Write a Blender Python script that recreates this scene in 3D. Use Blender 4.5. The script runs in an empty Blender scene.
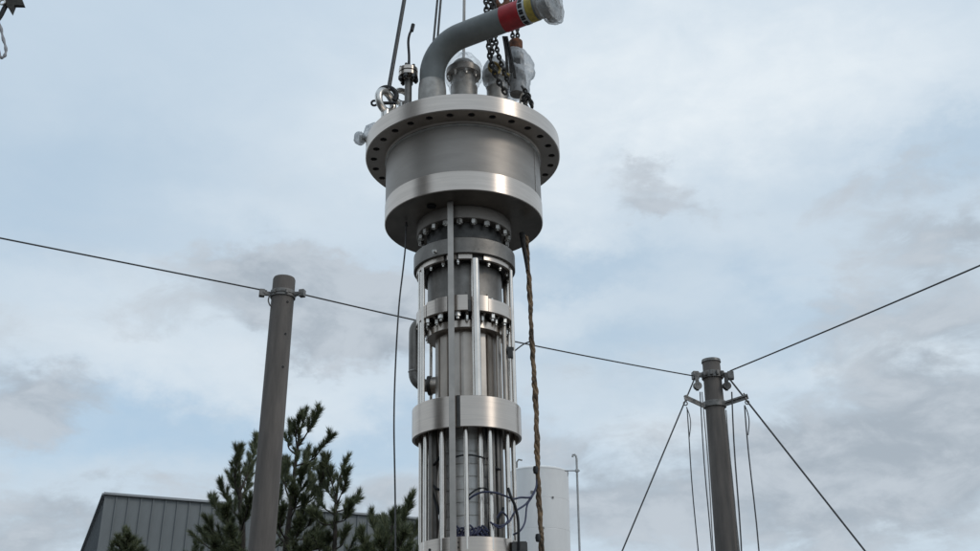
import bpy, bmesh, math, random
from mathutils import Vector, Matrix, noise as mnoise
random.seed(7)
PI = math.pi; TAU = 2*PI
R_ = math.radians
S = bpy.context.scene
C = S.collection

# ------------------------------------------------------------------ camera
F = 1055.0; PITCH = R_(23.4); CAMZ = 1.6
cam_d = bpy.data.cameras.new('camera'); cam = bpy.data.objects.new('camera', cam_d); C.objects.link(cam)
cam.location = (0, 0, CAMZ); cam.rotation_euler = (PI/2 + PITCH, 0, 0)
cam_d.sensor_width = 36; cam_d.lens = 36*F/980; cam_d.clip_start = .05; cam_d.clip_end = 6000
S.camera = cam
cp, sp = math.cos(PITCH), math.sin(PITCH)

def ray(x, y):
    u = 275.5 - y
    return Vector((x - 490, F*cp - u*sp, F*sp + u*cp))
def P(x, y, Y):
    r = ray(x, y); return Vector((0, 0, CAMZ)) + r*(Y/r.y)
def PZ(x, y, z):
    r = ray(x, y); return Vector((0, 0, CAMZ)) + r*((z - CAMZ)/r.z)
def zy(y, Y): return P(490, y, Y).z
def depth(y, Y):
    q = P(490, y, Y); return q.y*cp + (q.z - CAMZ)*sp
def rad(a, y, Y): return a*depth(y, Y)/F

# ------------------------------------------------------------------ light
SUN_AZ, SUN_EL = R_(122), R_(36)          # azimuth clockwise from +Y: behind the camera and to the right
S.view_settings.view_transform = 'Standard'; S.view_settings.look = 'None'
S.view_settings.gamma = 1; S.view_settings.exposure = 0.0
sl = bpy.data.lights.new('sun', 'SUN'); sl.energy = 0.5; sl.angle = R_(12); sl.color = (1, .95, .87)
so = bpy.data.objects.new('sun', sl); C.objects.link(so)
sd = Vector((math.sin(SUN_AZ)*math.cos(SUN_EL), math.cos(SUN_AZ)*math.cos(SUN_EL), math.sin(SUN_EL)))
so.rotation_euler = sd.to_track_quat('Z', 'Y').to_euler(); so.location = (6, -8, 14)

W = bpy.data.worlds.new('World'); S.world = W; W.use_nodes = True
def build_world():
    nt = W.node_tree; N = nt.nodes; Lk = nt.links
    for n in list(N): N.remove(n)
    out = N.new('ShaderNodeOutputWorld'); bg = N.new('ShaderNodeBackground'); bg.inputs[1].default_value = .1
    Lk.new(bg.outputs[0], out.inputs[0])
    sky = N.new('ShaderNodeTexSky'); sky.sky_type = 'NISHITA'; sky.sun_disc = False
    sky.sun_elevation = SUN_EL; sky.sun_rotation = SUN_AZ
    tc = N.new('ShaderNodeTexCoord')
    def vm(op, a, b=None, s=None):
        n = N.new('ShaderNodeVectorMath'); n.operation = op
        for i, v in enumerate((a, b)):
            if v is None: continue
            if hasattr(v, 'links') or hasattr(v, 'is_linked'): Lk.new(v, n.inputs[i])
            else: n.inputs[i].default_value = v
        if s is not None:
            if hasattr(s, 'is_linked'): Lk.new(s, n.inputs['Scale'])
            else: n.inputs['Scale'].default_value = s
        return n.outputs['Value'] if op in ('DOT_PRODUCT', 'LENGTH') else n.outputs['Vector']
    def m(op, a, b=None, c=None, clamp=False):
        n = N.new('ShaderNodeMath'); n.operation = op; n.use_clamp = clamp
        for i, v in enumerate((a, b, c)):
            if v is None: continue
            if hasattr(v, 'is_linked'): Lk.new(v, n.inputs[i])
            else: n.inputs[i].default_value = v
        return n.outputs[0]
    def mix(f, a, b):
        n = N.new('ShaderNodeMix'); n.data_type = 'RGBA'; n.clamp_factor = True
        for sck, v in ((n.inputs[0], f), (n.inputs[6], a), (n.inputs[7], b)):
            if hasattr(v, 'is_linked'): Lk.new(v, sck)
            elif isinstance(v, tuple): sck.default_value = (*v, 1)
            else: sck.default_value = v
        return n.outputs[2]
    def noise(vec, sc, det=6, rough=.55, dist=0):
        n = N.new('ShaderNodeTexNoise'); n.inputs['Scale'].default_value = sc; n.inputs['Detail'].default_value = det
        n.inputs['Roughness'].default_value = rough; n.inputs['Distortion'].default_value = dist
        Lk.new(vec, n.inputs['Vector']); return n.outputs[0], n.outputs[1]
    def sstep(v, lo, hi):
        n = N.new('ShaderNodeMapRange'); n.interpolation_type = 'SMOOTHSTEP'
        Lk.new(v, n.inputs[0]); n.inputs[1].default_value = lo; n.inputs[2].default_value = hi
        return n.outputs[0]
    d = vm('NORMALIZE', tc.outputs['Generated'])
    sep = N.new('ShaderNodeSeparateXYZ'); Lk.new(d, sep.inputs[0]); dz = sep.outputs[2]
    inv = m('DIVIDE', 1.0, m('ADD', m('MAXIMUM', dz, 0.0), .22))
    pl = vm('SCALE', d, s=inv)                              # cloud sheet seen in perspective
    plm = vm('MULTIPLY', pl, (1.0, 1.0, 0.0))
    n1, c1 = noise(plm, 1.6, 7, .6, .3)
    n2, _ = noise(plm, 4.6, 9, .62, .5)
    n3, _ = noise(vm('MULTIPLY', d, (1, 1, 2.4)), 2.2, 5, .5, .2)
    fr = m('ADD', m('MULTIPLY', n1, .55), m('MULTIPLY', n2, .45))   # about .5 on average
    # wobble the direction so that cloud edges are ragged
    nn, nc = noise(vm('MULTIPLY', d, (1, 1, 1.6)), 7.0, 6, .62)
    dd = vm('ADD', d, vm('SCALE', vm('SUBTRACT', nc, (.5, .5, .5)), s=.16))
    puff, _ = noise(vm('MULTIPLY', d, (1, 1, 2.0)), 13.0, 9, .6, .4)
    def blobs(lst):
        acc = None
        for (x, y, sx, sy, a) in lst:
            c = ray(x, y).normalized(); rt = Vector((c.y, -c.x, 0)).normalized(); up = rt.cross(c)
            q = vm('SUBTRACT', dd, tuple(c))
            u = m('MULTIPLY', vm('DOT_PRODUCT', q, tuple(rt)), F/sx)
            v = m('MULTIPLY', vm('DOT_PRODUCT', q, tuple(up)), F/sy)
            w = m('MULTIPLY', vm('DOT_PRODUCT', q, tuple(c)), F/120.)
            e = m('ADD', m('ADD', m('MULTIPLY', u, u), m('MULTIPLY', v, v)), m('MULTIPLY', w, w))
            g = m('MULTIPLY', m('EXPONENT', m('MULTIPLY', e, -.7)), a)
            acc = g if acc is None else m('ADD', acc, g)
        return acc
    blue = blobs([(600, 258, 100, 20, .75), (785, 292, 46, 18, .8), (330, 428, 180, 26, .75), (120, 412, 110, 24, .35), (955, 140, 70, 26, .7), (560, 150, 70, 60, .3),
                  (820, 330, 60, 26, .3), (60, 190, 150, 70, .45), (760, 400, 60, 22, .2), (620, 345, 70, 24, .45), (140, 455, 120, 20, .35)])
    grey = blobs([(300, 285, 82, 26, 1.15), (362, 320, 85, 32, 1.6), (165, 318, 70, 26, .35), (38, 402, 62, 26, 1.0), (55, 530, 120, 36, .9),
                  (350, 508, 120, 36, .6), (665, 205, 50, 16, 1.0), (655, 172, 32, 14, .7), (790, 215, 60, 28, .45), (955, 228, 60, 30, .75), (900, 170, 70, 16, .45),
                  (900, 318, 110, 40, .75), (610, 380, 50, 24, .35), (560, 470, 120, 50, .4), (720, 500, 190, 60, .65), (900, 470, 180, 60, .7), (950, 400, 100, 36, .6),
                  (180, 345, 30, 14, .3), (0, 330, 60, 30, .3)])
    white = blobs([(250, 395, 150, 22, .5), (640, 430, 70, 24, .4), (150, 300, 130, 30, .35), (740, 240, 80, 26, .4), (640, 50, 240, 90, .75), (420, 130, 160, 60, .4), (860, 60, 160, 60, .5), (660, 130, 160, 40, .4), (560, 215, 60, 30, .5), (790, 290, 70, 18, .5), (700, 420, 100, 30, .3), (820, 368, 80, 16, .4), (150, 350, 160, 26, .5), (250, 220, 90, 22, .3), (860, 520, 90, 12, .35),
                   (560, 300, 60, 26, .3), (930, 365, 90, 12, .4)])
    skyc = vm('ADD', vm('SCALE', sky.outputs[0], s=.55), (2.3, 3.5, 4.5))
    # veil of thin high cloud over the blue
    veil_f = m('SUBTRACT', m('ADD', .84, m('MULTIPLY', m('SUBTRACT', fr, .5), .5)), m('MULTIPLY', m('MULTIPLY', blue, m('ADD', .55, nn)), .62))
    zen = sstep(dz, .25, .75)
    veilc = mix(zen, (6.2, 7.1, 7.9), (5.9, 7.05, 8.2))
    col = mix(veil_f, skyc, veilc)
    wf = m('MULTIPLY', white, m('ADD', m('MULTIPLY', n2, .7), m('MULTIPLY', puff, .9)), clamp=True)
    col = mix(wf, col, (7.9, 8.6, 9.15))
    g1 = m('ADD', m('ADD', grey, m('MULTIPLY', m('SUBTRACT', fr, .5), 1.3)), m('MULTIPLY', m('SUBTRACT', puff, .5), 2.2))
    gf = sstep(g1, .22, .95)
    far = sstep(dz, .62, .30)                               # broken cloud gathers towards the horizon
    wide = m('MULTIPLY', sstep(fr, .50, .68), m('MULTIPLY', far, .22))
    gf = m('MAXIMUM', m('MULTIPLY', gf, m('MINIMUM', m('MULTIPLY', grey, 2.6), 1.0)), wide)
    gcol = mix(sstep(m('ADD', m('MULTIPLY', nn, .35), m('MULTIPLY', puff, .65)), .40, .60), (3.6, 4.15, 4.75), (5.2, 5.75, 6.35))
    col = mix(m('MULTIPLY', gf, .86), col, gcol)
    Lk.new(col, bg.inputs[0])
build_world()

# ------------------------------------------------------------------ materials
def mat(name, col, rough=.6, metal=0., var=.12, nscale=6., ncol=None, bump=0., bscale=40., aniso=0., stretch=(1, 1, 1), streak=0., rvar=.0, spec=.5):
    m = bpy.data.materials.new(name); m.use_nodes = True
    nt = m.node_tree; N = nt.nodes; L = nt.links; b = N['Principled BSDF']
    b.inputs['Roughness'].default_value = rough; b.inputs['Metallic'].default_value = metal
    b.inputs['Specular IOR Level'].default_value = spec
    tc = N.new('ShaderNodeTexCoord'); mp = N.new('ShaderNodeMapping'); mp.inputs['Scale'].default_value = stretch
    L.new(tc.outputs['Object'], mp.inputs[0])
    nz = N.new('ShaderNodeTexNoise'); nz.inputs['Scale'].default_value = nscale; nz.inputs['Detail'].default_value = 6; nz.inputs['Roughness'].default_value = .6
    L.new(mp.outputs[0], nz.inputs['Vector'])
    c2 = ncol or tuple(max(0, c*(1 - var*2.2)) for c in col)
    c1 = tuple(min(1, c*(1 + var)) for c in col)
    r = N.new('ShaderNodeValToRGB'); r.color_ramp.elements[0].position = .3; r.color_ramp.elements[1].position = .7
    r.color_ramp.elements[0].color = (*c2, 1); r.color_ramp.elements[1].color = (*c1, 1)
    L.new(nz.outputs[0], r.inputs[0]); L.new(r.outputs[0], b.inputs['Base Color'])
    if rvar:
        mr = N.new('ShaderNodeMapRange'); mr.inputs[3].default_value = max(.05, rough - rvar); mr.inputs[4].default_value = rough + rvar
        mr.inputs[1].default_value = .3; mr.inputs[2].default_value = .7
        nz2 = N.new('ShaderNodeTexNoise'); nz2.inputs['Scale'].default_value = nscale*.6; nz2.inputs['Detail'].default_value = 5
        L.new(tc.outputs['Object'], nz2.inputs['Vector']); L.new(nz2.outputs[0], mr.inputs[0]); L.new(mr.outputs[0], b.inputs['Roughness'])
    if aniso:
        b.inputs['Anisotropic'].default_value = aniso
        tg = N.new('ShaderNodeTangent'); tg.direction_type = 'RADIAL'; tg.axis = 'Z'; b.inputs['Anisotropic Rotation'].default_value = .25; L.new(tg.outputs[0], b.inputs['Tangent'])
    if bump:
        bz = N.new('ShaderNodeTexNoise'); bz.inputs['Scale'].default_value = bscale; bz.inputs['Detail'].default_value = 4
        L.new(mp.outputs[0], bz.inputs['Vector'])
        bp = N.new('ShaderNodeBump'); bp.inputs['Strength'].default_value = bump; bp.inputs['Distance'].default_value = .01
        L.new(bz.outputs[0], bp.inputs['Height']); L.new(bp.outputs[0], b.inputs['Normal'])
    return m
M = {}
M['machined'] = mat('machined_steel', (.66, .575, .505), .34, 1, .05, 3, aniso=.8, stretch=(1, 1, 30), bump=.015, bscale=60, rvar=.05)
M['brushed'] = mat('brushed_steel', (.385, .345, .31), .54, 1, .045, 4, aniso=.45, stretch=(1, 1, 5), bump=.02, bscale=60, rvar=.025)
M['cast'] = mat('cast_steel', (.245, .225, .205), .52, 1, .15, 7, bump=.12, bscale=60, rvar=.08)
M['dark_steel'] = mat('dark_steel', (.11, .105, .10), .5, 1, .2, 9, bump=.1)
M['under'] = mat('plate_steel', (.33, .29, .255), .40, 1, .16, 4, rvar=.08)
M['rod'] = mat('rod_steel', (.74, .68, .62), .24, 1, .08, 5, rvar=.05)
M['nut'] = mat('nut_steel', (.74, .70, .65), .33, 1, .1, 9)
M['bar'] = mat('flat_bar_steel', (.43, .395, .36), .5, 1, .08, 9)
M['can'] = mat('motor_can_steel', (.54, .48, .425), .40, 1, .15, 3, rvar=.08)
M['lam'] = mat('lamination_steel', (.82, .79, .75), .5, .25, .12, 8)
M['pipe'] = mat('painted_pipe', (.20, .208, .200), .55, 0, .10, 6, bump=.04)
M['weld'] = mat('bare_weld_steel', (.42, .39, .355), .5, .6, .15, 12)
M['red'] = mat('red_tape', (.42, .022, .028), .45, 0, .12, 20)
M['yellow'] = mat('yellow_tape', (.52, .39, .075), .5, 0, .15, 30)
M['white'] = mat('white_tape', (.62, .64, .64), .5, 0, .06, 20)
M['black'] = mat('black_rubber', (.018, .018, .02), .6, 0, .2, 20)
M['chain'] = mat('blackened_chain', (.055, .05, .045), .5, .6, .3, 20)
M['wirerope'] = mat('wire_rope', (.11, .107, .105), .55, .5, .2, 60)
M['rust'] = mat('rusty_iron', (.20, .075, .03), .75, .1, .25, 25, ncol=(.06, .03, .02), bump=.2)
M['rope'] = mat('brown_rope', (.27, .175, .10), .85, 0, .25, 13, ncol=(.03, .025, .021), bump=.5, bscale=90)
M['ropedark'] = mat('dark_webbing', (.035, .032, .03), .8, 0, .3, 30)
M['blue'] = mat('blue_cable', (.042, .046, .095), .5, 0, .2, 20)
M['concrete'] = mat('pole_concrete', (.155, .132, .116), .85, 0, .10, 7, ncol=(.095, .083, .074), bump=.25, bscale=45, stretch=(1, 1, .13))
M['galv'] = mat('galvanised_iron', (.24, .225, .21), .55, .5, .2, 14, bump=.1)
M['tank'] = mat('tank_white_paint', (.87, .84, .81), .45, 0, .05, .8, stretch=(1, 1, .3))
M['clad'] = mat('grey_cladding', (.195, .206, .207), .5, .1, .10, 1.1, stretch=(1, 1, .3))
M['clad_side'] = mat('gable_cladding', (.20, .21, .215), .5, .1, .07, .7)
M['trim'] = mat('roof_trim', (.36, .37, .375), .5, .2, .05, 2)
M['ground'] = mat('asphalt', (.075, .073, .07), .9, 0, .25, .6, bump=.3, bscale=30)
M['tank_stripe'] = mat('stripe_tank_dark', (.11, .10, .09), .8, 0, .15, .5)  # dark colour of the added tank that makes the reflected stripe
M['vent'] = mat('pale_pipe_paint', (.45, .44, .43), .5, 0, .1, 4)
M['bark'] = mat('pine_bark', (.06, .045, .035), .9, 0, .3, 12, bump=.4)
M['webbing'] = mat('pale_webbing', (.42, .41, .42), .8, 0, .15, 30)
M['void'] = mat('hole_shade_black', (.02, .02, .02), .8, 0, .2, 10)  # near-black colour stands in for the shade inside bores and ports

def needles_mat():
    m = bpy.data.materials.new('pine_needles'); m.use_nodes = True
    nt = m.node_tree; N = nt.nodes; L = nt.links; b = N['Principled BSDF']
    g = N.new('ShaderNodeNewGeometry'); r = N.new('ShaderNodeValToRGB')
    r.color_ramp.elements[0].color = (.055, .070, .038, 1); r.color_ramp.elements[1].color = (.25, .26, .13, 1)
    e = r.color_ramp.elements.new(.6); e.color = (.125, .142, .078, 1)
    L.new(g.outputs['Random Per Island'], r.inputs[0]); L.new(r.outputs[0], b.inputs['Base Color'])
    b.inputs['Roughness'].default_value = .5; b.inputs['Specular IOR Level'].default_value = .35
    return m
M['needles'] = needles_mat()
def wrap_mat(lo=.32, hi=.9, face=.45, nm='plastic_film'):
    m = bpy.data.materials.new(nm); m.use_nodes = True
    nt = m.node_tree; N = nt.nodes; L = nt.links; out = N['Material Output']; b = N['Principled BSDF']
    b.inputs['Base Color'].default_value = (.76, .77, .78, 1); b.inputs['Roughness'].default_value = .25
    b.inputs['Transmission Weight'].default_value = 0
    tl = N.new('ShaderNodeBsdfTranslucent'); tl.inputs[0].default_value = (.75, .76, .77, 1)
    m1 = N.new('ShaderNodeMixShader'); m1.inputs[0].default_value = .45
    L.new(b.outputs[0], m1.inputs[1]); L.new(tl.outputs[0], m1.inputs[2])
    tr = N.new('ShaderNodeBsdfTransparent'); mx = N.new('ShaderNodeMixShader')
    nz = N.new('ShaderNodeTexNoise'); nz.inputs['Scale'].default_value = 14; nz.inputs['Detail'].default_value = 4
    nz.inputs['Distortion'].default_value = .6
    tc = N.new('ShaderNodeTexCoord'); L.new(tc.outputs['Object'], nz.inputs['Vector'])
    lw = N.new('ShaderNodeLayerWeight'); lw.inputs[0].default_value = .35
    mr = N.new('ShaderNodeMapRange'); mr.inputs[1].default_value = .35; mr.inputs[2].default_value = .75; mr.inputs[3].default_value = lo; mr.inputs[4].default_value = hi
    L.new(nz.outputs[0], mr.inputs[0])
    ad = N.new('ShaderNodeMath'); ad.operation = 'MULTIPLY_ADD'; ad.inputs[1].default_value = face; ad.use_clamp = True
    L.new(lw.outputs['Facing'], ad.inputs[0]); L.new(mr.outputs[0], ad.inputs[2]); L.new(ad.outputs[0], mx.inputs[0])
    L.new(tr.outputs[0], mx.inputs[1]); L.new(m1.outputs[0], mx.inputs[2]); L.new(mx.outputs[0], out.inputs[0])
    return m
M['film'] = wrap_mat()
M['film_mid'] = wrap_mat(.12, .65, .6, 'clear_plastic_film')
M['film_thin'] = wrap_mat(.02, .28, .30, 'thin_plastic_film')

# ------------------------------------------------------------------ mesh helpers
class MB:
    def __init__(s): s.v = []; s.f = []
    def add(s, vs, fs):
        o = len(s.v); s.v += [tuple(p) for p in vs]; s.f += [tuple(i + o for i in f) for f in fs]; return s
    def box(s, c, sz, rot=None):
        h = [x/2 for x in sz]; vs = []
        for i in (-1, 1):
            for j in (-1, 1):
                for k in (-1, 1):
                    p = Vector((i*h[0], j*h[1], k*h[2]))
                    if rot: p = rot @ p
                    vs.append(p + Vector(c))
        return s.add(vs, [(0, 1, 3, 2), (4, 6, 7, 5), (0, 4, 5, 1), (2, 3, 7, 6), (0, 2, 6, 4), (1, 5, 7, 3)])
    def lathe(s, prof, seg=64, c=(0, 0, 0), closed=False, rot=None, a0=0., a1=TAU):
        """prof: list of (r, z); closed joins last to first"""
        full = abs(a1 - a0 - TAU) < 1e-6
        n = seg if full else seg + 1; vs = []; fs = []
        for r, z in prof:
            for i in range(n):
                a = a0 + (a1 - a0)*i/seg; p = Vector((r*math.cos(a), r*math.sin(a), z))
                if rot: p = rot @ p
                vs.append(p + Vector(c))
        m = len(prof)
        for k in range(m if closed else m - 1):
            k2 = (k + 1) % m
            for i in range(seg):
                j = (i + 1) % n
                fs.append((k*n + i, k*n + j, k2*n + j, k2*n + i))
        if not full and closed:
            fs.append(tuple(k*n for k in range(m))); fs.append(tuple(k*n + n - 1 for k in reversed(range(m))))
        return s.add(vs, fs)
    def tube(s, pts, r, seg=8, cap=True):
        pts = [Vector(p) for p in pts]; n = len(pts); vs = []; fs = []
        rr = r if isinstance(r, (list, tuple)) else [r]*n
        t0 = (pts[1] - pts[0]).normalized()
        nrm = t0.orthogonal().normalized(); 
        for i, p in enumerate(pts):
            t = (pts[min(i + 1, n - 1)] - pts[max(i - 1, 0)]).normalized()
            nrm = (nrm - t*nrm.dot(t)).normalized(); b = t.cross(nrm)
            for k in range(seg):
                a = TAU*k/seg; vs.append(p + (nrm*math.cos(a) + b*math.sin(a))*rr[i])
        for i in range(n - 1):
            for k in range(seg):
                k2 = (k + 1) % seg; fs.append((i*seg + k, i*seg + k2, (i + 1)*seg + k2, (i + 1)*seg + k))
        if cap: fs.append(tuple(reversed(range(seg)))); fs.append(tuple((n - 1)*seg + k for k in range(seg)))
        return s.add(vs, fs)
    def torus(s, c, R, r, rot=None, n=20, seg=8, sx=1., a0=0., a1=TAU):
        full = abs(a1 - a0 - TAU) < 1e-6; pts = []
        for i in range(n + (0 if full else 1)):
            a = a0 + (a1 - a0)*i/n; p = Vector((R*math.cos(a)*sx, 0, R*math.sin(a)))
            if rot: p = rot @ p
            pts.append(p + Vector(c))
        if not full: return s.tube(pts, r, seg)
        vs = []; fs = []; m = len(pts); ax = (rot @ Vector((0, 1, 0))) if rot else Vector((0, 1, 0))
        for i in range(m):
            t = (pts[(i + 1) % m] - pts[i - 1]).normalized(); u = t.cross(ax)
            for k in range(seg):
                a = TAU*k/seg; vs.append(pts[i] + (u*math.cos(a) + ax*math.sin(a))*r)
        for i in range(m):
            for k in range(seg):
                i2 = (i + 1) % m; k2 = (k + 1) % seg
                fs.append((i*seg + k, i*seg + k2, i2*seg + k2, i2*seg + k))
        return s.add(vs, fs)
    def build(s, name, m, parent=None, smooth=40, bevel=0.):
        me = bpy.data.meshes.new(name); me.from_pydata(s.v, [], s.f); me.update()
        bm = bmesh.new(); bm.from_mesh(me); bmesh.ops.recalc_face_normals(bm, faces=bm.faces)
        if bevel:
            es = [e for e in bm.edges if len(e.link_faces) == 2 and e.calc_face_angle(0) > R_(50)]
            try: bmesh.ops.bevel(bm, geom=es, offset=bevel, segments=2, affect='EDGES', clamp_overlap=True)
            except Exception: pass
        bm.to_mesh(me); bm.free()
        if smooth:
            me.shade_smooth(); me.set_sharp_from_angle(angle=R_(smooth))
        me.materials.append(m)
        o = bpy.data.objects.new(name, me); C.objects.link(o)
        if parent: o.parent = parent
        return o
def share(o, parent=None, name=None, **kw):
    c = o.copy(); C.objects.link(c)
    if parent: c.parent = parent
    for k, v in kw.items(): setattr(c, k, v)
    return c
def tag(o, label=None, cat=None, group=None, kind=None):
    if label: o['label'] = label
    if cat: o['category'] = cat
    if group: o['group'] = group
    if kind: o['kind'] = kind
    return o
def empty(name, loc, label, cat, group=None, rot=(0, 0, 0)):
    o = bpy.data.objects.new(name, None); C.objects.link(o); o.location = loc; o.rotation_euler = rot
    o.empty_display_size = .1
    return tag(o, label, cat, group)
def smoothpts(pts, n=6):
    """Catmull-Rom through the points"""
    pts = [Vector(p) for p in pts]; q = [pts[0]*2 - pts[1]] + pts + [pts[-1]*2 - pts[-2]]; out = []
    for i in range(1, len(q) - 2):
        for k in range(n):
            t = k/n; a, b, c, d = q[i - 1], q[i], q[i + 1], q[i + 2]
            out.append(.5*((2*b) + (c - a)*t + (2*a - 5*b + 4*c - d)*t*t + (3*b - a - 3*c + d)*t**3))
    out.append(pts[-1]); return out
def chain_pts(mb, pts, link=.045, wire=.007, seg=6):
    """chain links laid along a polyline"""
    pts = smoothpts(pts, 12); d = [0]
    for i in range(1, len(pts)): d.append(d[-1] + (pts[i] - pts[i - 1]).length)
    step = link*.72; k = 0; s_ = 0; i = 0
    while s_ < d[-1] - 1e-6:
        while i < len(d) - 2 and d[i + 1] < s_: i += 1
        t = (s_ - d[i])/max(1e-9, d[i + 1] - d[i]); p = pts[i].lerp(pts[i + 1], t); dr = (pts[i + 1] - pts[i]).normalized()
        q = dr.to_track_quat('Z', 'Y').to_matrix() @ Matrix.Rotation(PI/2*(k % 2) + .3 + random.uniform(-.25, .25), 3, 'Z')
        mb.torus(p, link/2, wire, q, n=8, seg=5, sx=.58)
        s_ += step; k += 1
def sector_ring(mb, r0, r1, z0, z1, holes, rh, rc, phase=0., inner=True, outer=True, m=16):
    """annular plate r0..r1, z0..z1 with real through bores"""
    w = TAU/holes
    for h in range(holes):
        a = phase + w*h; loop = []
        qn = m//4
        for k in range(qn): t = k/qn; loop.append((r1, a - w/2 + w*t))
        for k in range(qn): t = k/qn; loop.append((r1 + (r0 - r1)*t, a + w/2))
        for k in range(qn): t = k/qn; loop.append((r0, a + w/2 - w*t))
        for k in range(qn): t = k/qn; loop.append((r0 + (r1 - r0)*t, a - w/2))
        cx, cy = rc*math.cos(a), rc*math.sin(a); vs = []
        for z in (z0, z1):
            for (r, t) in loop: vs.append((r*math.cos(t), r*math.sin(t), z))
        for z in (z0, z1):
            for (r, t) in loop:
                dx, dy = r*math.cos(t) - cx, r*math.sin(t) - cy; l = math.hypot(dx, dy)
                vs.append((cx + dx/l*rh, cy + dy/l*rh, z))
        fs = []
        for k in range(m):
            j = (k + 1) % m
            fs.append((k, j, 2*m + j, 2*m + k)); fs.append((m + k, 3*m + k, 3*m + j, m + j)); fs.append((2*m + k, 2*m + j, 3*m + j, 3*m + k))
        for k in range(qn):
            j = k + 1
            if outer: fs.append((k, m + k, m + j, j))
            if inner: fs.append((2*qn + k, 3*qn + 0*m + k - qn*1 + m - 0*k if False else m + 2*qn + k, m + 2*qn + j, 2*qn + j))
        mb.add(vs, fs)

# ------------------------------------------------------------------ ground
g = MB(); n = 60
for j in range(n + 1):
    for i in range(n + 1):
        x = (i/n - .5); y = (j/n - .5); x = math.copysign(abs(x*2)**2.2, x)*3000; y = math.copysign(abs(y*2)**2.2, y)*3000
        rr = math.hypot(x, y); z = 0 if rr < 60 else 6*mnoise.noise(Vector((x*.004, y*.004, 3)))*min(1, (rr - 60)/400) - .002*0
        g.v.append((x, y, z))
for j in range(n):
    for i in range(n): a = j*(n + 1) + i; g.f.append((a, a + 1, a + n + 2, a + n + 1))
tag(g.build('ground', M['ground']), kind='structure')

# ------------------------------------------------------------------ metal clad hall
YB = 44.0
A = P(105.4, 492.8, YB)
az1, az2 = R_(66.1), R_(-22.6)
d1 = Vector((math.sin(az1), math.cos(az1), 0)); d2 = Vector((math.sin(az2), math.cos(az2), 0))
HB = A.z
hall = empty('industrial_hall', (A.x, A.y, 0), 'long grey metal clad hall with ribbed walls and flat roof behind the pines', 'building')
NP_, PW = 35, .50
L1 = NP_*PW; L2 = 26.0
def hl(a, b, z): return (d1*a + d2*b + Vector((0, 0, z)))
core = MB()
t_ = .08
vs = [hl(t_, t_, 0), hl(L1, t_, 0), hl(L1, L2, 0), hl(t_, L2, 0)]; vs = vs + [v + Vector((0, 0, HB - .12)) for v in vs]
core.add(vs, [(0, 1, 5, 4), (1, 2, 6, 5), (2, 3, 7, 6), (3, 0, 4, 7), (4, 5, 6, 7)])
core.build('wall', M['clad_side'], hall, 0)
rot1 = Matrix((d1, d2, Vector((0, 0, 1)))).transposed()
# one cladding tray with its raised seam, copied along both walls
def tray(width, axis, out):
    mb = MB(); w = width; h = HB - .235
    prof = [(0.012, 0), (w - .012, 0), (w - .012, .0), (w, .055), (w + .022, .055), (w + .022, 0)]
    vs = []
    for z in (0.15, .15 + h):
        for (u, o) in [(0, -.02), (0, .012), (w - .05, .012), (w - .05, .075), (w - .004, .075), (w - .004, -.02)]:
            vs.append(axis*u + out*o + Vector((0, 0, z)))
    n_ = 6; fs = [(i, (i + 1) % n_, n_ + (i + 1) % n_, n_ + i) for i in range(n_)] + [tuple(range(n_))[::-1], tuple(range(n_, 2*n_))]
    return mb.add(vs, fs)
tr1 = None
for i in range(NP_):
    loc = d1*(i*PW) + d2*(t_ - .022)
    if tr1 is None: tr1 = tray(PW, d1, -d2).build('wall_panel', M['clad'], hall, 0); tr1.location = loc
    else: share(tr1, hall, location=loc)
tr2 = None
for i in range(int(L2/1.0)):
    loc = d2*(t_ + i*1.0) + d1*(t_ - .022)
    if tr2 is None: tr2 = tray(1.0, d2, -d1).build('wall_panel', M['clad_side'], hall, 0); tr2.location = loc
    else: share(tr2, hall, location=loc)
rt = MB()
for (p, q) in ((hl(-.06, -.0, HB - .06), hl(L1 + .06, -.0, HB - .06)), (hl(0, .06, HB - .06), hl(0, L2, HB - .06))):
    pass
rt.box(hl(L1/2, -.02, HB - .04), (L1 + .12, .20, .09), rot1); rt.box(hl(-.02, L2/2 + .12, HB - .042), (.20, L2, .088), rot1)
rt.build('roof_trim', M['trim'], hall, 0)
wn = MB()
wn.box(hl(-.05, 5.0, HB - 3.4), (.10, 3.2, 1.5), rot1)
wf_ = wn.build('louvre', M['dark_steel'], hall, 0)
lv = MB()
for k in range(6): lv.box(hl(-.12, 5.0, HB - 4.02 + k*.25), (.06, 3.1, .10), rot1)
lv.build('louvre_blade', M['clad_side'], wf_, 0)

# ------------------------------------------------------------------ storage tank and vent
YT = 62.0
tc_ = P(538.5, 470, YT); rt_ = rad(29.8, 480, YT); zt = zy(473.5, YT)
tank = empty('storage_tank', (tc_.x, YT, 0), 'tall white cylindrical storage tank with shallow domed top behind the hanging rope', 'tank')
mb = MB(); prof = [(rt_*.98, 0), (rt_*.98, .3), (rt_, .32)]
for k in range(1, 9): prof += [(rt_, zt*k/9 - .02), (rt_ - .012, zt*k/9), (rt_, zt*k/9 + .02)]
prof += [(rt_, zt)]
mb.lathe(prof, 72); mb.build('shell', M['tank'], tank, 30)
mb = MB(); dp = [(rt_*math.cos(a), zt + rt_*.16*math.sin(a)) for a in [PI/2*i/10 for i in range(11)]]; dp[-1] = (.001, zt + rt_*.16)
mb.lathe([(rt_ + .015, zt - .05)] + [(r + (.012 if i == 0 else 0), z) for i, (r, z) in enumerate(dp)], 72); mb.build('dome', M['tank'], tank, 60)
mb = MB(); nb = P(516.5, 466, YT); px_ = nb.x - tc_.x
mb.tube([(px_, -.2, zt + .1), (px_, -.2, zt + .65)], .07, 10); mb.tube([(px_, -.2, zt + .6), (px_ + .12, -.2, zt + .78), (px_ + .34, -.2, zt + .74)], .05, 8)
mb.build('vent_nozzle', M['galv'], tank, 40)
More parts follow.
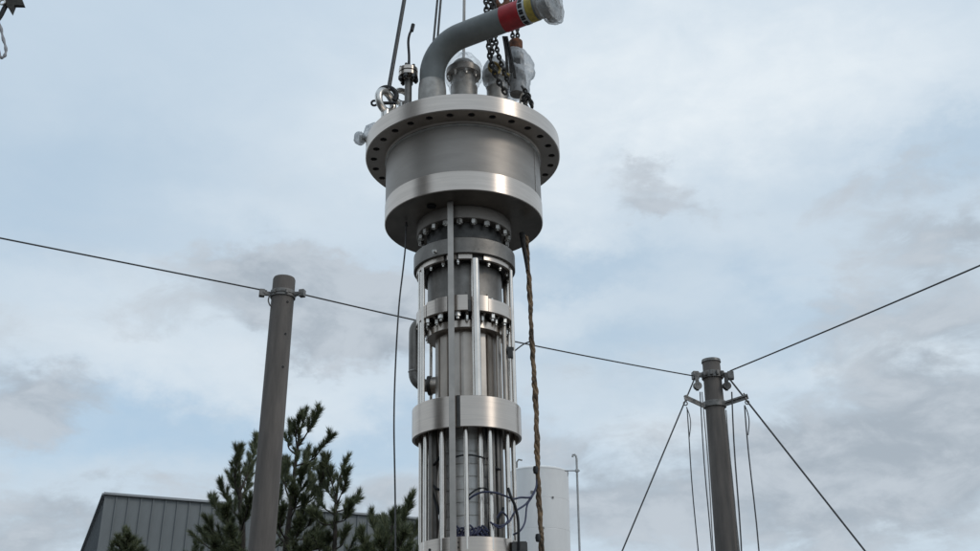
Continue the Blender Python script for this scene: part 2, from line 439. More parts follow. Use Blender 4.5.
mb = MB(); 
for (sx, sy, w) in ((532, 492, .16), (543, 528, .12), (553, 497, .1)):
    q = P(sx, sy, YT - rt_); mb = MB(); mb.box((q.x - tc_.x, -math.sqrt(rt_**2 - (q.x - tc_.x)**2), q.z), (w, .12, w)); mb.build('bracket', M['galv'], tank, 0)
YV = 58.0
vp = P(579.6, 551, YV)
vent = empty('vent_pipe', (vp.x, YV, 0), 'slender grey vent pipe with hooked top standing right of the white tank', 'pipe')
vt = P(576.6, 455, YV)
mb = MB(); hz = vt.z
xo = 0.
mb.tube([(0, 0, 0), (0, 0, hz - .25), (-.02, 0, hz - .08), (-.10, 0, hz + .02), (-.2, 0, hz + .0), (-.22, 0, hz - .12)], .062, 10)
mb.build('pipe', M['vent'], vent, 50)
mb = MB(); z1 = zy(470.8, YV); mb.tube([(.16, 0, z1), (-.68, 0, z1)], .035, 8); mb.tube([(-.5, 0, z1), (-.52, .05, z1 - .3)], .025, 8); mb.box((0, 0, z1), (.2, .2, .12))
mb.build('bracket', M['vent'], vent, 0)

# ------------------------------------------------------------------ unseen tank, added to reflect as a dark stripe in the polished steel
def stripe_tank(x, y, r, h, label):
    t = empty('added_stripe_tank', (x, y, 0), label, 'tank'); mb = MB()
    mb.lathe([(r, 0), (r, h - .6), (r + .25, h - .55), (r + .25, h), (r, h)], 72); mb.build('wall', M['tank_stripe'], t, 30)
    mb = MB(); mb.lathe([(r, h - .01)] + [(r*math.cos(a), h + r*.18*math.sin(a)) for a in [PI/2*i/8 for i in range(1, 8)]] + [(.001, h + r*.18)], 72); mb.build('dome', M['tank_stripe'], t, 60)
stripe_tank(-24, -7, 5.5, 26, 'unseen dark tank added to mirror as a dark stripe in the polished steel bands')
M_ = None
# ------------------------------------------------------------------ masts
def mast_pole(mb, h, r0, r1, seg=40):
    mb.lathe([(r0, 0), (r1, h - .03), (r1 - .012, h), (.001, h + .006)], seg)
YM1 = 16.0
h1 = zy(278.5, YM1); b1 = P(278.5 + 6.1, 278, YM1)
x1 = P(284.4, 278, YM1).x
r1t = rad(11.1, 285, YM1); r1m = rad(13.3, 551, YM1)
z551 = zy(551, YM1); sl_ = (r1m - r1t)/(h1 - z551)
mast1 = empty('concrete_mast', (x1, YM1, 0), 'weathered concrete mast carrying the catenary wire in front of the pines', 'mast')
mb = MB(); mast_pole(mb, h1, r1t + sl_*h1, r1t); mb.build('pole', M['concrete'], mast1, 50)
def lug(mb, p, ang, s=.1):
    rot = Matrix.Rotation(ang, 3, 'Z')
    mb.box(p + rot @ Vector((s*.5, 0, 0)), (s*1.1, .03, .09), rot); mb.torus(p + rot @ Vector((s*1.1, 0, 0)), .045, .018, rot, 14, 6)
zc = zy(291, YM1 - r1t)
mb = MB(); mb.lathe([(r1t + .004, zc - .055), (r1t + .022, zc - .055), (r1t + .022, zc + .055), (r1t + .004, zc + .055)], 40, closed=True)
mb.lathe([(r1t + .022, zc - .012), (r1t + .034, zc - .006), (r1t + .034, zc + .006), (r1t + .022, zc + .012)], 40, closed=True)
col1 = mb.build('collar', M['galv'], mast1, 40)
cl = [PI, 0]
for k, a in enumerate((R_(196), R_(-14), R_(-62), R_(-118))):
    mb = MB(); rot = Matrix.Rotation(a, 3, 'Z'); s_ = .17 if k < 2 else .035
    mb.box(rot @ Vector((r1t + .02 + s_/2, 0, zc)), (s_, .045, .07), rot)
    if k < 2:
        mb.box(rot @ Vector((r1t + .02 + s_*.8, 0, zc)), (.09, .10, .12), rot)
        mb.tube([rot @ Vector((r1t + .04 + s_*.5, -.06, zc)), rot @ Vector((r1t + .04 + s_*.5, .06, zc))], .022, 8)
    mb.build('clamp_lug', M['galv'], col1, 0, bevel=.006)
for (hx, hy) in ((287, 301), (284.8, 333), (282.2, 366)):
    q = P(hx, hy, YM1 - r1t); a = math.atan2(-math.sqrt(max(.001, r1t**2 - (q.x - x1)**2)), q.x - x1); rr = r1t + sl_*(h1 - q.z)
    rot = Matrix.Rotation(a, 3, 'Z'); mb = MB()
    mb.lathe([(.019, 0), (.019, .010), (.010, .010), (.010, -.02), (.001, -.02)], 12, rot @ Vector((rr - .002, 0, q.z)), rot=rot @ Matrix.Rotation(PI/2, 3, 'Y'))
    mb.build('bolt_hole', M['black'], mast1, 40)
hk = P(270, 296, YM1 - .1)
mb = MB(); o_ = Vector((hk.x - x1, hk.y - YM1, hk.z)); mb.tube(smoothpts([o_ + Vector((.06, 0, .07)), o_ + Vector((.0, 0, .02)), o_ + Vector((-.02, 0, -.08)), o_ + Vector((.02, 0, -.17)), o_ + Vector((.05, 0, -.16))]), .012, 8)
mb.build('hook', M['galv'], mast1)
# right mast
YM2 = 21.5
h2 = zy(361, YM2); x2 = P(711, 361, YM2).x
r2t = rad(8.7, 370, YM2); r2m = rad(12.2, 551, YM2); sl2 = (r2m - r2t)/(h2 - zy(551, YM2))*.95
mast2 = empty('concrete_mast', (x2, YM2, 0), 'guyed concrete mast with two short cross arms right of the suspended machine', 'mast')
mast1['group'] = mast2['group'] = 'concrete masts carrying the catenary wires'
mb = MB(); mast_pole(mb, h2, r2t + sl2*h2, r2t); mb.build('pole', M['concrete'], mast2, 50)
mb = MB(); mb.lathe([(r2t + .002, h2 - .04), (r2t + .02, h2 - .04), (r2t + .012, h2 + .02), (.001, h2 + .03)], 32); mb.build('cap', M['galv'], mast2)
zc2 = zy(373, YM2 - r2t)
mb = MB(); mb.lathe([(r2t + .004, zc2 - .07), (r2t + .04, zc2 - .07), (r2t + .04, zc2 + .07), (r2t + .004, zc2 + .07)], 36, closed=True)
c2_ = mb.build('collar', M['galv'], mast2, 40)
for a in [R_(v) for v in (190, -10, -45, -75, -105, -135, 60, 120)]:
    mb = MB(); rot = Matrix.Rotation(a, 3, 'Z'); s_ = .22 if abs(math.cos(a)) > .9 else .07
    mb.box(rot @ Vector((r2t + .03 + s_/2, 0, zc2)), (s_, .06, .1), rot)
    if s_ > .1: mb.box(rot @ Vector((r2t + .03 + s_*.75, 0, zc2 - .02)), (.13, .14, .17), rot)
    mb.build('clamp_lug', M['galv'], c2_, 0, bevel=.008)
zb2 = zy(402.5, YM2 - r2t)
mb = MB(); mb.lathe([(r2t + .012, zb2 - .06), (r2t + .05, zb2 - .06), (r2t + .05, zb2 + .06), (r2t + .012, zb2 + .06)], 36, closed=True)
mb.build('collar', M['galv'], mast2, 40)
for sgn, (xa, ya), (xb, yb) in ((-1, (704, 405), (684.5, 396)), (1, (720, 404), (747.5, 395))):
    pa = P(xa, ya, YM2 - .1); pb = P(xb, yb, YM2 - .25); o_ = Vector((x2, YM2, 0)); pa -= o_; pb -= o_
    dr = (pb - pa); q = dr.to_track_quat('X', 'Z').to_matrix(); mb = MB()
    mb.box((pa + pb)/2, (dr.length, .07, .035), q); mb.box((pa + pb)/2 + q @ Vector((0, .02, -.045)), (dr.length, .02, .07), q)
    arm = mb.build('cross_arm', M['galv'], mast2, 0)
    mb = MB(); mb.tube([pb + q @ Vector((-.06, 0, .06)), pb + q @ Vector((-.06, 0, -.10))], .018, 8); mb.torus(pb + q @ Vector((-.06, 0, -.15)), .04, .013, None, 14, 6)
    mb.build('eye_bolt', M['galv'], arm)
for (hx, hy, dk) in ((697.5, 386, 0), (726.8, 386, 1)):
    q = P(hx, hy, YM2 - .2) - Vector((x2, YM2, 0)); mb = MB()
    mb.box(q + Vector((0, 0, .18)), (.07, .05, .22)); mb.lathe([(.001, -.045), (.085, -.045), (.085, -.02), (.06, 0), (.085, .02), (.085, .045), (.001, .045)], 20, q, rot=Matrix.Rotation(PI/2, 3, 'X') @ Matrix.Rotation(.2, 3, 'Y'))
    mb.box(q + Vector((0, -.05, .02)), (.06, .015, .22)); mb.box(q + Vector((0, .05, .02)), (.06, .015, .22))
    mb.build('pulley', M['dark_steel'] if dk else M['galv'], mast2, 30)

# ------------------------------------------------------------------ wires on the masts
def wire(name, pts, r, m_, label, cat, group=None, seg=6, sag=0., n=24):
    if len(pts) == 2:
        a, b = Vector(pts[0]), Vector(pts[1]); pts = [a.lerp(b, i/n) - Vector((0, 0, sag*4*(i/n)*(1 - i/n))) for i in range(n + 1)]
    mb = MB(); mb.tube(pts, r, seg); o = mb.build(name, m_, None); tag(o, label, cat, group); return o
GW = 'catenary wires strung between the masts'
a_ = P(267, 291, YM1 - .02); far_l = PZ(0, 238, a_.z + .1); dl = (far_l - a_)
wire('catenary_wire', [a_, a_ + dl*2.2], .013, M['wirerope'], 'taut catenary wire running from the left mast to the left edge', 'wire', GW)
bR = P(301, 294, YM1 - .02); cL = P(694, 376, YM2 - .02)
wire('catenary_wire', [bR, cL], .0135, M['wirerope'], 'catenary wire passing behind the suspended machine between the two masts', 'wire', GW, sag=.06)
cR = P(730, 371, YM2 - .02); fr_ = PZ(980, 262.5, cR.z + .1); dR = fr_ - cR
wire('catenary_wire', [cR, cR + dR*2.0], .0155, M['wirerope'], 'catenary wire rising from the right mast to the right edge', 'wire', GW, sag=.05)
GG = 'guy wires bracing the right mast'
wire('guy_wire', [P(694, 380, YM2 - .1), P(506, 828, YM2 - 1.2)], .016, M['wirerope'], 'slanting guy wire from the right mast down to the left', 'wire', GG)
wire('guy_wire', [P(728, 377, YM2 - .1), P(1083, 828, YM2 - 1.2)], .019, M['wirerope'], 'slanting guy wire from the right mast down to the right', 'wire', GG)
GH = 'halyards hanging beside the right mast'
for (xa, ya, xb, lab, lp, m_, r_) in ((686.5, 408, 697.8, 'halyard hanging from the left cross arm of the guyed mast', 1, M['wirerope'], .0115),
                           (699.5, 392, 711.3, 'halyard hanging close to the left side of the guyed mast', 0, M['wirerope'], .012),
                           (702.5, 392, 713.8, 'pale thin line nearest the left side of the guyed mast', 0, M['galv'], .0105),
                           (731.5, 392, 741.0, 'dark halyard hanging close to the right side of the guyed mast', 0, M['wirerope'], .015),
                           (726.5, 410, 738.0, 'pale thin line hugging the right side of the guyed mast', 0, M['galv'], .011),
                           (744.6, 406, 758.5, 'halyard hanging from the right cross arm of the guyed mast', 1, M['wirerope'], .014)):
    a = P(xa, ya, YM2 - .3); b = P(xb, 551, YM2 - .3); e = a + (b - a)*1.0; dz_ = (e - a); k = (a.z - .05)/-dz_.z
    pts = [a + dz_*(k*i/16) + Vector((.012*math.sin(i*.9 + xa), 0, 0)) for i in range(17)]
    mb = MB(); mb.tube(pts, r_, 6)
    if lp:
        mb.tube(smoothpts([a + Vector((0, 0, .02)), a + Vector((.05, 0, -.15)), a + Vector((.06, 0, -.35)), a + Vector((.012, 0, -.62))]), r_*.8, 6)
    tag(mb.build('halyard', m_), lab, 'rope', GH)

# ------------------------------------------------------------------ pines
class Tree:
    def __init__(s): s.w = MB(); s.n = MB(); s.nm = 0
    def needle_shoot(s, a, b, ln=.15, dens=120, wd=.0095):
        ax = (b - a); L = ax.length; ax.normalize(); u = ax.orthogonal().normalized(); v = ax.cross(u)
        cnt = int(2.3*dens*L/.3)
        V = s.n.v; Fc = s.n.f
        for i in range(cnt):
            t = random.random()**.85; th = random.uniform(0, TAU); sp_ = random.uniform(.30, 1.0)*(1 - .45*t)
            rd = u*math.cos(th) + v*math.sin(th)
            d = (ax*math.cos(sp_) + rd*math.sin(sp_)).normalized(); l = ln*random.uniform(.65, 1.15)
            p = a + ax*(L*t) + rd*.006; q = p + d*l - Vector((0, 0, l*l*.6))
            side = d.cross(Vector((random.uniform(-1, 1), random.uniform(-1, 1), random.uniform(-1, 1)))).normalized()*wd*.5
            k = len(V); V.append(tuple(p - side)); V.append(tuple(p + side)); V.append(tuple(q)); Fc.append((k, k + 1, k + 2))
    def limb(s, pts, r0, r1, shoot_from=.3, step=.13, sl=.30, side=1., dens=120, ln=.15, up=.5):
        pts = smoothpts(pts, 5); n = len(pts); rr = [r0 + (r1 - r0)*i/(n - 1) for i in range(n)]
        s.w.tube(pts, rr, 7); d = [0]
        for i in range(1, n): d.append(d[-1] + (pts[i] - pts[i - 1]).length)
        T = d[-1]; x = T*shoot_from; k = 0; i = 0
        while x < T:
            while i < n - 2 and d[i + 1] < x: i += 1
            t = (x - d[i])/max(1e-9, d[i + 1] - d[i]); p = pts[i].lerp(pts[i + 1], t); dr = (pts[i + 1] - pts[i]).normalized()
            u = dr.orthogonal().normalized(); v = dr.cross(u); th = k*2.4 + random.uniform(-.4, .4)
            q = (dr*.75 + (u*math.cos(th) + v*math.sin(th))*side + Vector((0, 0, up))).normalized()
            l = sl*random.uniform(.6, 1.1)*(1 - .25*x/T)
            e = p + q*l; s.w.tube([p, p.lerp(e, .5), e], [.008, .006, .004], 4, cap=False)
            s.needle_shoot(p.lerp(e, .15), e, ln, dens)
            x += step*random.uniform(.7, 1.3); k += 1
        e = pts[-1]; dr = (pts[-1] - pts[-3]).normalized(); s.needle_shoot(pts[-3], e + dr*.08, ln, dens*1.2)
    def finish(s, loc, label, group='pine trees growing before the hall'):
        root = empty('pine_tree', loc, label, 'tree', group)
        off = Vector(loc)
        s.w.v = [tuple(Vector(p) - off) for p in s.w.v]; s.n.v = [tuple(Vector(p) - off) for p in s.n.v]
        s.w.build('trunk', M['bark'], root, 60)
        me = bpy.data.meshes.new('crown'); me.from_pydata(s.n.v, [], s.n.f); me.update(); me.materials.append(M['needles'])
        o = bpy.data.objects.new('crown', me); C.objects.link(o); o.parent = root
        return root
def PT(x, y, Y, dy=0.): return P(x, y, Y + dy)
def lower_crown(T, base, ztop, R0, Y, nwh, dens=60):
    """whorls under the part the photograph shows"""
    for w in range(nwh):
        z = ztop - w*.42; nb_ = 6; R1 = R0*(1 + .10*w)
        for k in range(nb_):
            a = TAU*k/nb_ + w*.7 + random.uniform(-.2, .2); d = Vector((math.cos(a), math.sin(a), 0)); p = Vector((base.x, base.y, z))
            T.limb([p, p + d*R1*.5 + Vector((0, 0, .05)), p + d*R1 + Vector((0, 0, .35))], .02, .007, .3, .2, .32, 1., dens)

# left pine (half behind the left mast)
YA = 20.5
T = Tree(); b = PT(242, 551, YA)
top = PT(239, 452, YA)
T.limb([Vector((b.x + .02, YA, 0)), Vector((b.x, YA, b.z*.5)), b, PT(240, 500, YA), top], .12, .015, .93, .13, .26)
for (pts, dy) in (([(240, 520), (229, 505), (221, 486)], -.2), ([(240, 530), (222, 520), (212, 500)], .3), ([(240, 500), (235, 480), (239, 450)], -.25),
                  ([(240, 500), (247, 485), (248, 470)], .3), ([(241, 490), (251, 465), (257, 438)], .35), ([(240, 540), (220, 540), (207, 520)], -.3),
                  ([(240, 551), (215, 548), (203, 534)], .1), ([(240, 545), (230, 530), (226, 510)], -.6), ([(240, 535), (246, 515), (250, 500)], -.5),
                  ([(240, 560), (222, 558), (214, 545)], -.6), ([(240, 560), (206, 566), (196, 551)], .3), ([(240, 520), (238, 500), (231, 478)], .5), ([(240, 556), (232, 548), (230, 530)], -.8)):
    q = [PT(x, y, YA, dy*i) for i, (x, y) in enumerate(pts)]
    T.limb(q, .022, .007, .2, .078, .27, .62, 105, up=.85)
lower_crown(T, b, b.z - .1, .9, YA, 4)
T.finish((b.x + .02, YA, 0), 'dense dark pine half hidden behind the left mast, against the hall')
# middle pine with rising candles
YC = 19.5
T = Tree(); b = PT(285, 556, YC)
T.limb([Vector((b.x - .05, YC, 0)), Vector((b.x - .03, YC, b.z*.55)), b, PT(291, 505, YC), PT(295, 468, YC), PT(299, 438, YC), PT(305, 414, YC)], .075, .012, .74, .12, .24, .6, 100, up=.8)
for (pts, dy) in (([(299, 446), (309, 430), (317.5, 414)], -.1), ([(296, 466), (312, 460), (322, 448), (331, 438)], -.15), ([(293, 482), (303, 474), (308, 452)], .3),
                  ([(290, 510), (312, 500), (322, 480), (324, 462)], -.2), ([(290, 500), (285, 485), (288, 462)], .2),
                  ([(296, 455), (288, 446), (291, 428)], .1), ([(297, 448), (296, 435), (299, 420)], -.25), ([(288, 530), (302, 520), (305, 500)], -.3),
                  ([(288, 540), (312, 538), (322, 528)], .1), ([(288, 520), (280, 508), (279, 490)], .1), ([(291, 505), (300, 492), (302, 474)], -.3),
                  ([(287, 545), (278, 535), (275, 520)], .2), ([(287, 560), (305, 556), (316, 543)], -.4), ([(292, 495), (282, 478), (279, 462)], .2),
                  ([(293, 478), (305, 470), (316, 468)], .35), ([(287, 548), (296, 538), (300, 524)], -.5), ([(288, 535), (306, 528), (314, 512)], -.3), ([(287, 552), (318, 549), (330, 540)], -.3),
                  ([(292, 500), (308, 492), (312, 478)], .25), ([(286, 540), (280, 528), (283, 510)], -.4), ([(287, 565), (300, 560), (308, 548)], -.6), ([(290, 520), (296, 505), (292, 490)], -.4)):
    q = [PT(x, y, YC, dy*i) for i, (x, y) in enumerate(pts)]
    T.limb(q, .018, .007, .35, .085, .26, .52, 125, up=.9)
lower_crown(T, b, b.z - .3, 1.1, YC, 4)
T.finish((b.x - .05, YC, 0), 'open pine with the tallest upright candle shoots, just right of the left mast')
# thin pine to its right
YE = 18.8
T = Tree(); b = PT(334, 560, YE)
T.limb([Vector((b.x, YE, 0)), b, PT(335, 520, YE), PT(338, 485, YE), PT(347, 460, YE)], .05, .010, .76, .12, .23, .6, 100, up=.8)
for (pts, dy) in (([(336, 498), (331, 480), (325, 460)], -.1), ([(337, 512), (348, 508), (357, 501)], .1), ([(336, 505), (343, 490), (347, 474)], -.2),
                  ([(335, 515), (322, 506), (318, 492)], .2), ([(335, 522), (345, 520), (350, 508)], -.2), ([(336, 500), (330, 495), (322, 478)], .2),
                  ([(335, 525), (322, 524), (312, 514)], -.1), ([(334, 550), (342, 545), (345, 534)], -.1), ([(334, 560), (325, 552), (321, 540)], .2)):
    q = [PT(x, y, YE, dy*i) for i, (x, y) in enumerate(pts)]
    T.limb(q, .014, .006, .3, .088, .25, .52, 125, up=.9)
lower_crown(T, b, b.z - .1, .7, YE, 3)
T.finish((b.x, YE, 0), 'slim pine with forked top between the candle shoots and the machine')
# pine left of the machine foot
YG = 18.0
T = Tree(); b = PT(388, 575, YG)
T.limb([Vector((b.x, YG, 0)), b, PT(390, 545, YG), PT(394, 515, YG)], .07, .012, .7, .12, .22, .8, 150)
for (pts, dy) in (([(392, 545), (402, 525), (411, 500)], -.1), ([(390, 550), (376, 535), (372, 517)], .1), ([(390, 560), (408, 550), (416, 530)], .1),
                  ([(390, 560), (370, 555), (361, 535)], -.1), ([(390, 548), (384, 535), (383, 522)], .3), ([(390, 565), (398, 550), (404, 535)], -.4),
                  ([(390, 575), (412, 570), (421, 552)], -.1), ([(390, 575), (372, 572), (365, 556)], -.4), ([(390, 570), (384, 558), (380, 543)], -.4), ([(392, 552), (396, 535), (399, 518)], .3)):
    q = [PT(x, y, YG, dy*i) for i, (x, y) in enumerate(pts)]
    T.limb(q, .016, .007, .2, .075, .27, .6, 105, up=.85)
lower_crown(T, b, b.z - .1, .8, YG, 3)
T.finish((b.x, YG, 0), 'bushy low pine immediately left of the machine foot')
# small pine tip before the hall corner
YK = 21.0
T = Tree(); b = PT(128, 580, YK)
T.limb([Vector((b.x, YK, 0)), b, PT(127, 555, YK), PT(126, 533, YK)], .05, .012, .6, .1, .2, .8, 150)
for (pts, dy) in (([(127, 560), (120, 550), (119, 541)], -.1), ([(127, 560), (134, 553), (136, 544)], .1), ([(127, 565), (116, 562), (112, 552)], .1), ([(127, 565), (138, 562), (142, 553)], -.1), ([(127, 560), (126, 550), (128, 538)], -.3)):
    q = [PT(x, y, YK, dy*i) for i, (x, y) in enumerate(pts)]
    T.limb(q, .012, .006, .15, .062, .23, .85, 120)
lower_crown(T, b, b.z - .1, .6, YK, 3)
T.finish((b.x, YK, 0), 'small pine tip before the left corner of the hall')

# ------------------------------------------------------------------ the suspended pump
D = 7.1
XA = P(464.6, 275, D).x; ZM = zy(275, D); ZB = 1.75; TH = R_(-1.30)
Rp = Matrix.Rotation(TH, 3, 'Y')
base = Vector((XA, D, ZM)) + Rp @ Vector((0, 0, ZB - ZM))
pump = empty('cryogenic_pump', base, 'tall stainless steel submerged pump hanging upright with thick round head plate and bent pipe', 'pump', rot=(0, TH, 0))
def LZ(y, r): return zy(y, D - r) - ZB
def toL(p): return Rp.inverted() @ (Vector(p) - base)
def toW(p): return Rp @ Vector(p) + base
def RR(a, y): return rad(a, y, D)
def ring(name, r, ztop, zbot, m_, parent, rin=.001, ch=.004, seg=96, bot=True):
    prof = [(rin, zbot), (r - ch, zbot), (r, zbot + ch), (r, ztop - ch), (r - ch, ztop), (rin, ztop)]
    mb = MB(); mb.lathe(prof, seg, closed=rin > .01); return mb.build(name, m_, parent, 30)
# head flange with 28 through bores
rF = RR(96.8, 160); zF1, zF0 = LZ(93.2, rF), LZ(109.8, rF)
rBar = RR(77, 190)
rBar = RR(76.5, 165)
hf = MB(); rc_ = RR(88.2, 150)
sector_ring(hf, rBar + .012, rF - .006, zF0, zF1, 28, .0255, rc_, -PI/2 + PI/28, inner=False, outer=False)
seg_ = 28*4; ph0 = -PI/2 + PI/28 - TAU/56
hf.lathe([(rF - .006, zF0), (rF, zF0 + .006), (rF, zF1 - .006), (rF - .006, zF1)], seg_, a0=ph0, a1=ph0 + TAU)
hf.lathe([(rBar + .012, zF0), (rBar + .004, zF0 - .012), (rBar - .03, zF0 - .012)], seg_, a0=ph0, a1=ph0 + TAU)
hf.lathe([(rBar + .012, zF1), (rBar*.6, zF1 + .004), (.001, zF1 + .004)], seg_, a0=ph0, a1=ph0 + TAU)
flange = hf.build('head_flange', M['machined'], pump, 30)
mb = MB(); mb.lathe([(.001, 0), (.0254, 0), (.0254, .004), (.001, .004)], 20); bh0 = None  # dark disc plugging each bore, its colour stands in for shade
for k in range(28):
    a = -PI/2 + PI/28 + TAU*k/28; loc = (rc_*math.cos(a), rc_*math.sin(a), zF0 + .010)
    if bh0 is None: bh0 = mb.build('bore_shade_disc', M['void'], flange, 30); bh0.location = loc
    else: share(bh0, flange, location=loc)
# barrel, band and bottom plate
rBand = RR(78.6, 215); zB1, zB0 = LZ(170.5, rBand), LZ(189.8, rBand)
mb = MB(); mb.lathe([(rBar, zF0 - .011), (rBar, zB1)], 112); barrel = mb.build('barrel', M['brushed'], pump, 30)
mb = MB(); mb.lathe([(rBar + .0, zF0 - .012), (rBar + .009, zF0 - .018), (rBar + .010, zF0 - .026), (rBar, zF0 - .036)], 96); mb.build('weld_bead', M['weld'], barrel, 60)
mb = MB(); a_s = R_(-24); mb.box((rBar*math.cos(a_s), rBar*math.sin(a_s), (zF0 + zB1)/2 - .01), (.006, .012, zF0 - zB1 - .03), Matrix.Rotation(a_s, 3, 'Z')); mb.build('weld_seam', M['weld'], barrel, 0)
mb = MB(); mb.lathe([(rBar - .01, zB1 + .004), (rBand - .006, zB1 + .004), (rBand, zB1 - .002), (rBand, zB0 + .005), (rBand - .005, zB0)], 128); band = mb.build('lower_band', M['machined'], pump, 25)
rN = RR(46.8, 225)
plate = MB(); plate.lathe([(rBand - .005, zB0), (rBand - .02, zB0 + .002), (.001, zB0 + .002)], 128)
pl_ = plate.build('bottom_plate', M['under'], pump, 30)
hp = toL(PZ(431.5, 205.5, toW((0, 0, zB0)).z)); mb = MB()
mb.lathe([(.036, -.004), (.028, -.0065), (.028, -.001), (.001, .0)], 24, (hp.x, hp.y, zB0)); mb.build('port', M['void'], pl_, 40)
for (x_, y_) in ((423.5, 219.5), (406.5, 224)):
    hp = toL(PZ(x_, y_, toW((0, 0, zB0)).z)); mb = MB(); mb.lathe([(.012, -.004), (.001, -.003)], 12, (hp.x, hp.y, zB0)); mb.build('port', M['void'], pl_, 40)
# neck flange 1
zN0 = LZ(217.5, rN)
mb = MB(); mb.lathe([(rN, zB0 + .001), (rN, zN0 + .004), (rN - .004, zN0), (RR(36, 225), zN0)], 96); neck = mb.build('neck_flange', M['brushed'], pump, 30)
def hexnut(name, r, h, stud=True, m_=None, parent=None, sl_=.02):
    mb = MB(); mb.lathe([(.001, 0), (r, 0), (r, -h + r*.1), (r*.9, -h), (.001, -h)], 6)
    if stud: mb.lathe([(r*.52, -h + .001), (r*.52, -h - sl_), (.001, -h - sl_ - .002)], 10)
    return mb.build(name, m_ or M['nut'], parent, 25)
def circle_nuts(parent, n, rc, z, r, h, ph, name='bolt', up=False, sl_=.012, skip=()):
    first = None
    for k in range(n):
        if k in skip: continue
        a = ph + TAU*k/n; loc = (rc*math.cos(a), rc*math.sin(a), z); rz = random.uniform(0, 1)
        if first is None: first = hexnut(name, r, h, parent=parent, sl_=sl_); o = first
        else: o = share(first, parent)
        o.location = loc; o.rotation_euler = (PI if up else 0, 0, rz)
    return first
circle_nuts(neck, 20, RR(43.0, 228), zN0 - .0005, .0235, .034, R_(-90 - 4.5), sl_=.006)
# neck core, drum
rD = RR(50.5, 260); zD1, zD0 = LZ(236, rD), LZ(252.4, rD)
mb = MB(); mb.lathe([(RR(37, 225), zN0 + .001), (RR(37, 225), zD1 - .001)], 64); mb.build('neck', M['dark_steel'], pump, 30)
mb = MB(); mb.lathe([(.03, zD1), (rD - .012, zD1), (rD, zD1 - .010), (rD, zD0 + .004), (rD - .004, zD0), (.03, zD0)], 96); drum = mb.build('drum', M['cast'], pump, 35)
def radial_plug(parent, ang, r, z, s=.014, l=.02, m_=None, name='plug'):
    rot = Matrix.Rotation(ang, 3, 'Z') @ Matrix.Rotation(PI/2, 3, 'Y'); mb = MB()
    c = Vector((r*math.cos(ang), r*math.sin(ang), z))
    mb.lathe([(s*1.5, -.001), (s*1.5, l*.3), (s*.95, l*.3), (s*.95, l), (.001, l)], 6, c, rot=rot); return mb.build(name, m_ or M['nut'], parent, 20)
radial_plug(drum, R_(-90 - 33), rD - .004, LZ(245, rD) - .02, .013, .024)
radial_plug(drum, R_(-90 + 17), rD - .002, zD0 + .03, .005, .004, M['cast']); radial_plug(drum, R_(-90 + 12), rD - .002, zD0 + .03, .005, .004, M['cast'])
# segmented clamp ring under the drum
rS = RR(48.0, 272); zS0 = LZ(258.6, rS); hS = zD0 - zS0
def arc_seg(name, r0, r1, z0, z1, a0, a1, m_, parent, seg=14, ch=.003):
    mb = MB(); mb.lathe([(r0, z0), (r1 - ch, z0), (r1, z0 + ch), (r1, z1), (r0, z1)], seg, closed=True, a0=R_(a0), a1=R_(a1)); return mb.build(name, m_, parent, 30)
cr = arc_seg('clamp_ring', RR(38, 270), rS - .02, zS0 + .003, zD0, 0, 360, M['dark_steel'], pump, 72)
for (a0, a1) in ((-174, -113.5), (-109.5, -98), (-96, -80), (-66, -8), (-2, 60), (66, 110), (116, 178)):
    arc_seg('ring_segment', rS - .02, rS, zS0, zD0 - .001, a0, a1, M['machined'], cr)
circle_nuts(cr, 18, RR(43.5, 272), zS0 + .003, .0145, .022, R_(-97), sl_=.010)
# stem between ring and coupling
rK = RR(37, 285); zC1 = LZ(297.5, RR(48.5, 310)); zC0 = LZ(310, RR(48.5, 310)); rC = RR(48.8, 315)
mb = MB(); mb.lathe([(rK, zS0 + .01), (rK, zC1 - .001)], 72); stem = mb.build('upper_casing', M['cast'], pump, 30)
for (ox, oy) in ((478, 290), (466, 292), (487, 292)):
    q = toL(P(ox, oy, D - rK)); radial_plug(stem, math.atan2(-math.sqrt(max(1e-4, rK**2 - q.x**2)), q.x), rK - .003, q.z, .007, .008, M['cast'])
# coupling flange (castellated)
cf = arc_seg('coupling_flange', RR(30, 310), rC - .03, zC0 + .002, zC1 - .004, 0, 360, M['dark_steel'], pump, 72)
for (a0, a1, up) in ((-178, -140, .0), (-139, -125, .014), (-124.5, -109.5, .02), (-108, -86, .022), (-74, -62, .024), (-61.5, -20, .006), (-19, 5, .0), (7, 60, 0), (66, 120, 0), (126, 178, .01)):
    arc_seg('ring_segment', rC - .03, rC, zC0, zC1 + up, a0, a1, M['machined'], cf)
circle_nuts(cf, 16, RR(44.5, 315), zC0, .0205, .034, R_(-98), sl_=.016)
circle_nuts(cf, 16, RR(40.5, 315), zC0, .0135, .05, R_(-98 + 11.25), sl_=.01)
circle_nuts(cf, 16, RR(44.5, 315), zC1 - .004, .0155, .020, R_(-98), up=True, sl_=.010)
